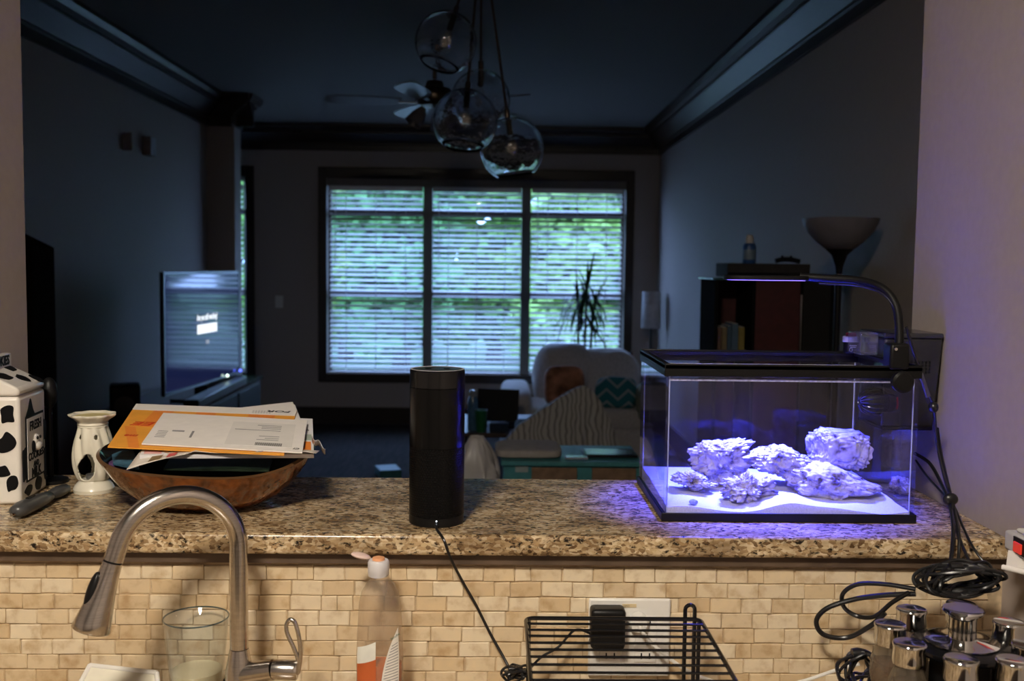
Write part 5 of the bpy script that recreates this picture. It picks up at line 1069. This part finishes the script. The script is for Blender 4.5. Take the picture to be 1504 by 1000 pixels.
# ---- armchair with striped throw
aY = 5.75
m, N, L, bb_ = nmat('striped_knit'); tcn = N.new('ShaderNodeTexCoord'); sx_ = N.new('ShaderNodeSeparateXYZ'); L.new(tcn.outputs['Object'], sx_.inputs[0]); nz = N.new('ShaderNodeTexNoise'); nz.inputs['Scale'].default_value = 6; L.new(tcn.outputs['Object'], nz.inputs['Vector'])
fr_ = MN('FRACT', MN('MULTIPLY', MN('ADD', sx_.outputs[0], MN('MULTIPLY', nz.outputs['Fac'], .10)), 34.)); rc = ramp(N, [(0, (.13, .12, .12)), (.35, (.42, .40, .38)), (.8, (.42, .40, .38)), (1, (.13, .12, .12))]); L.new(fr_, rc.inputs[0]); L.new(rc.outputs[0], bb_.inputs['Base Color']); bb_.inputs['Roughness'].default_value = .95
KNIT = m
ridge = [PY(x, y, aY) for x, y in ((742, 648), (760, 628), (790, 606), (820, 586), (843, 572), (857, 567), (870, 574), (884, 595), (897, 622), (908, 650))]
ac = thing('armchair', 'dark armchair hidden beneath the striped throw', 'armchair', (ridge[5].x-.05, aY+.4, 0))
DKF = mat('dark_fabric', (.03, .03, .035), .95, var=.2)
ax0, ax1 = ridge[1].x, ridge[8].x
MB().prism([V((ax0, aY+.02, .05)), V((ax1, aY+.02, .05)), V((ax1, aY+.02, ridge[8].z-.03)), V((ridge[6].x, aY+.02, ridge[6].z-.04)), V((ridge[4].x, aY+.02, ridge[4].z-.05)), V((ax0, aY+.02, ridge[1].z-.03))], (0, .18, 0)).build('back', DKF, ac, bevel=.02)
MB().bb((ax0, aY+.2, .05), (ax1, aY+.85, .42)).build('seat', DKF, ac, bevel=.04, seg=3)
for xx in (ax0+.06, ax1-.06): MB().bb((xx-.06, aY+.2, .05), (xx+.06, aY+.85, .58)).build('arm', DKF, ac, bevel=.03, seg=3)
for xx in (ax0+.05, ax1-.05):
    for yy in (aY+.07, aY+.8): MB().cyl((xx, yy, 0), (xx, yy, .06), .02).build('foot', WOOD, ac)
rs = spline(ridge, 6)
def throw(u, v):
    i = u*(len(rs)-1); a = int(min(i, len(rs)-2)); p = lerp(rs[a], rs[a+1], i-a)
    if v < .25: return p+V((0, .22*(1-v/.25), -.03*(1-v/.25)))
    w = (v-.25)/.75; drop = (p.z-.32)*w
    return p+V((.02*math.sin(u*7)*w, -.015-.05*w+.018*math.sin(u*40+w*3)*w, -drop+.004*math.sin(u*60)))
tag(MB().grid(throw, 90, 16).build('striped_throw', KNIT, ang=80, solid=.008), 'grey striped knit throw draped over the armchair back', 'throw')
# ---- plant in front of the window
pY = 9.2; p0_ = PY(857, 505, pY); pz0 = .0
pt = thing('dragon_plant', 'spiky dark green potted plant in front of the blinds', 'plant', (p0_.x, pY, 0))
MB().lathe((p0_.x, pY, 0), [(.10, 0), (.14, .25), (.15, .27), (.14, .28), (.13, .25), (.01, .24)], 28).build('pot', mat('pot_clay', (.10, .05, .03), .7), pt); 
PL = mat('dark_leaf', (.018, .055, .018), .45, var=.4, scale=12)
rnd = random.Random(9)
stem_tops = [PY(850, 445, pY), PY(862, 425, pY-.03), PY(870, 460, pY+.03)]
for k, stp in enumerate(stem_tops):
    MB().tube(spline([V((p0_.x+.03*(k-1), pY, .22)), lerp(V((p0_.x, pY, .22)), stp, .55)+V((.02*(k-1), 0, 0)), stp], 6), .011, 8).build('stem', mat('stem_brown', (.05, .035, .02), .8), pt)
    for i in range(26):
        a = rnd.uniform(0, 2*PI); el = rnd.uniform(-.1, 1.25); L_ = rnd.uniform(.24, .46); d = V((math.cos(a)*math.cos(el)*.75, math.sin(a)*math.cos(el)*.75, math.sin(el))); base = stp+V((0, 0, rnd.uniform(-.14, .02)))
        sg_ = 6; ln = []; p = base.copy(); v_ = d*(L_/sg_)
        for j in range(sg_+1): ln.append(p.copy()); p = p+v_; v_ = v_+V((0, 0, -.030 if el < .95 else -.010)); v_ = v_.normalized()*(L_/sg_)
        side = d.cross(UP).normalized() if d.cross(UP).length > .05 else V((1, 0, 0)); q = MB(); W_ = [.006, .012, .014, .013, .010, .006, .001]
        q.add([c+side*w for c, w in zip(ln, W_)]+[c-side*w for c, w in zip(ln, W_)], [(j, j+1, j+8, j+7) for j in range(6)]); q.build('leaf', PL, pt, ang=80)
tr = [PY(x, y, pY-.05) for x, y in ((868, 470), (878, 490), (888, 505), (890, 515))]
MB().tube(spline(tr, 5), .008, 6).build('trailing_stem', PL, pt)
# ---- coffee table with laptop, bottle, cup
kY = 7.1; kz = PY(735, 622, kY).z
ktx0, ktx1 = PY(684, 620, kY).x, PY(800, 620, kY).x
ct_ = thing('coffee_table', 'low dark coffee table crowded with laptop and bottles', 'table', ((ktx0+ktx1)/2, kY, 0))
MB().bb((ktx0-.06, kY-.42, kz-.03), (ktx1+.02, kY+.45, kz)).build('table_top', WOOD, ct_, bevel=.005)
for xx in (ktx0-.02, ktx1-.03):
    for yy in (kY-.37, kY+.40): MB().bb((xx-.025, yy-.025, 0), (xx+.025, yy+.025, kz-.03)).build('leg', WOOD, ct_)
lc0, lc1, lt0, lt1 = PY(712, 614, kY), PY(757, 617, kY), PY(706, 568, kY+.05), PY(750, 571, kY+.05)
lpz = kz+.012; lw0 = PY(708, 612, kY+.02).x; lw1 = PY(754, 612, kY+.02).x; ltz = PY(730, 570, kY+.08).z
lt = thing('laptop', 'open black laptop on the crowded coffee table', 'laptop', ((lw0+lw1)/2, kY, kz)); lrot = rz(-.25)
MB().box((lerp(lw0, lw1, .5)+.06, kY-.10, kz+.008), (.32, .22, .015), lrot).build('keyboard_base', BLACK, lt, bevel=.003); MB().box((lerp(lw0, lw1, .5), kY+.03, (kz+.01+ltz)/2), (lw1-lw0+.08, .010, ltz-kz-.01), lrot @ Matrix.Rotation(-.15, 3, 'X')).build('screen_lid', BLACK, lt, bevel=.003)
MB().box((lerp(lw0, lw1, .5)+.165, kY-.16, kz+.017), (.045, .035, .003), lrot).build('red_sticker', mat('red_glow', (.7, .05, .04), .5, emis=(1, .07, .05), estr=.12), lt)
def bottle(name, px, py0, py1, Y, r, m, label, cat, capm_=None):
    a, t_ = PY(px, py1, Y), PY(px, py0, Y); h = t_.z-kz; o = thing(name, label, cat, (a.x, Y, kz), 'clutter on the coffee table')
    MB().lathe((a.x, Y, kz), [(r*.9, 0), (r, .006), (r, h*.72), (r*.8, h*.8), (r*.75, h*.84)], 24).build('bottle_body', m, o)
    MB().lathe((a.x, Y, kz+h*.84), [(r*.78, 0), (r*.8, h*.10), (r*.5, h*.15), (.002, h*.16)], 20).build('cap', capm_ or BLACK, o); return o
bottle('water_bottle', 694, 572, 640, kY-.30, .035, mat('blue_bottle', (.06, .14, .24), .2, var=.2), 'tall blue water bottle on coffee table by the speaker', 'bottle', mat('grey_cap', (.25, .27, .3), .15))
gcp_ = PY(702, 640, kY-.36); gcz = PY(702, 602, kY-.36).z; gcup = thing('green_cup', 'green plastic cup next to the blue water bottle', 'cup', (gcp_.x+.02, kY-.36, kz), 'clutter on the coffee table'); hgc = gcz-kz
MB().lathe((gcp_.x+.02, kY-.36, kz), [(.030, 0), (.042, hgc), (.040, hgc), (.029, .006), (.001, .005)], 28).build('cup', mat('green_plastic', (.012, .11, .035), .3), gcup); MB().tube([V((gcp_.x+.02+.042*math.cos(t), kY-.36+.042*math.sin(t), kz+hgc)) for t in [2*PI*i/24 for i in range(24)]], .002, 6, closed=True).build('rolled_rim', mat('green_rim', (.02, .14, .05), .3), gcup)
bx_ = PY(731, 632, kY-.32); bxo = thing('small_box', 'small blue black box in front of the open laptop', 'box', (bx_.x, kY-.32, kz), 'clutter on the coffee table'); MB().box((bx_.x, kY-.32, kz+.03), (.13, .09, .06), rz(.2)).build('carton', mat('navy_card', (.02, .035, .06), .3), bxo, bevel=.003); MB().box((bx_.x, kY-.32, kz+.0605), (.09, .05, .002), rz(.2)).build('lid_print', mat('pale_blue', (.20, .28, .36), .3), bxo)
# ---- turquoise chest with cushion, bag, tablet
tY = 4.35; tz_ = PY(800, 678, tY).z; tx0, tx1 = PY(736, 680, tY).x, PY(945, 680, tY).x
tc2 = thing('turquoise_chest', 'turquoise painted chest with brown panels past the ledge', 'chest', ((tx0+tx1)/2, tY+.2, 0)); TEAL = mat('turquoise_paint', (.05, .22, .24), .45, var=.15)
MB().bb((tx0, tY, tz_-.02), (tx1, tY+.42, tz_)).build('chest_top', TEAL, tc2, bevel=.003); MB().bb((tx0+.01, tY+.02, .05), (tx1-.01, tY+.41, tz_-.02)).build('carcass', TEAL, tc2)
wpn = mat('brown_card', (.20, .12, .07), .7, var=.2)
for pa, pb_ in ((781, 848), (870, 935)):
    xa_, xb_ = PY(pa, 690, tY).x, PY(pb_, 690, tY).x; MB().bb((xa_, tY+.008, .10), (xb_, tY+.021, tz_-.028)).build('brown_panel', wpn, tc2, bevel=.003)
la_ = PY(757, 686, tY); MB().bb((la_.x, tY+.014, tz_-.05), (la_.x+.055, tY+.021, tz_-.024)).build('label_frame', mat('pale_frame', (.30, .36, .36), .5), tc2)
for xx in (tx0+.03, tx1-.03):
    for yy in (tY+.05, tY+.37): MB().cyl((xx, yy, 0), (xx, yy, .05), .02).build('foot', TEAL, tc2)
cu0, cu1 = PY(727, 662, tY+.2), PY(823, 662, tY+.2); czt = PY(775, 650, tY+.25).z
tag(soft(MB(), ((cu0.x+cu1.x)/2, tY+.20, (tz_+czt)/2+.001), (cu1.x-cu0.x, .30, czt-tz_), None, .35, seed=12, amp=.02).build('seat_cushion', mat('beige_fabric', (.40, .36, .33), .95, var=.1), ang=70), 'rounded beige cushion lying on the turquoise chest', 'cushion')
tb0 = PY(905, 672, tY+.15); tbl = thing('tablet', 'thin black tablet lying flat on the turquoise chest', 'tablet', (tb0.x, tY+.18, tz_)); MB().box((tb0.x-.03, tY+.18, tz_+.007), (.24, .17, .013)).build('case', BLACK, tbl, bevel=.004); MB().box((tb0.x-.03, tY+.18, tz_+.0139), (.21, .14, .001)).build('glass_face', BLACKG, tbl)
ph0 = PY(862, 668, tY+.12); phn = thing('phone', 'small pale phone on chest beside the black tablet', 'phone', (ph0.x-.05, tY+.08, tz_)); MB().box((ph0.x-.05, tY+.08, tz_+.005), (.10, .055, .009)).build('body', mat('pale_phone', (.30, .33, .38), .3), phn, bevel=.003); MB().box((ph0.x-.05, tY+.08, tz_+.0098), (.09, .048, .0006)).build('display', BLACKG, phn)
# white plastic bag
bgY = 4.2; bgc = PY(708, 672, bgY); bgt = PY(702, 640, bgY).z
m_bag = mat('thin_white_plastic', (.50, .47, .46), .35, var=.08, scale=14, bump=.4)
def bag(u, v):
    t = 2*PI*u; z = lerp(0.42, bgt, v); f = 1-.80*v**2.2; r = .105*f*(1+.40*noise.noise(V((math.cos(t)*2.2, math.sin(t)*2.2, v*3)))+.22*noise.noise(V((math.cos(t)*6, math.sin(t)*6, v*7))))
    return V((bgc.x+r*1.15*math.cos(t)-.025*v, bgY+r*math.sin(t), z))
tag(MB().grid(bag, 40, 22).build('plastic_bag', m_bag, ang=60, solid=.001), 'crumpled white plastic bag peaking up beside the speaker', 'bag')
stl = thing('bag_stool', 'small stool under the white plastic bag', 'stool', (bgc.x, bgY, 0)); MB().lathe((bgc.x, bgY, .395), [(.13, 0), (.135, .01), (.13, .022)], 28).build('seat', WOOD, stl)
for k in range(4): a = PI/4+k*PI/2; MB().cyl((bgc.x+.12*math.cos(a), bgY+.12*math.sin(a), 0), (bgc.x+.09*math.cos(a), bgY+.09*math.sin(a), .4), .014, seg=10).build('leg', WOOD, stl)
tt = PZ(570, 694, .02); tag(MB().box((tt.x, tt.y, .03), (.16, .22, .06), rz(.3)).build('teal_box', mat('teal_card', (.03, .14, .16), .5), bevel=.006), 'small teal box on the dark floor beyond the ledge', 'box')
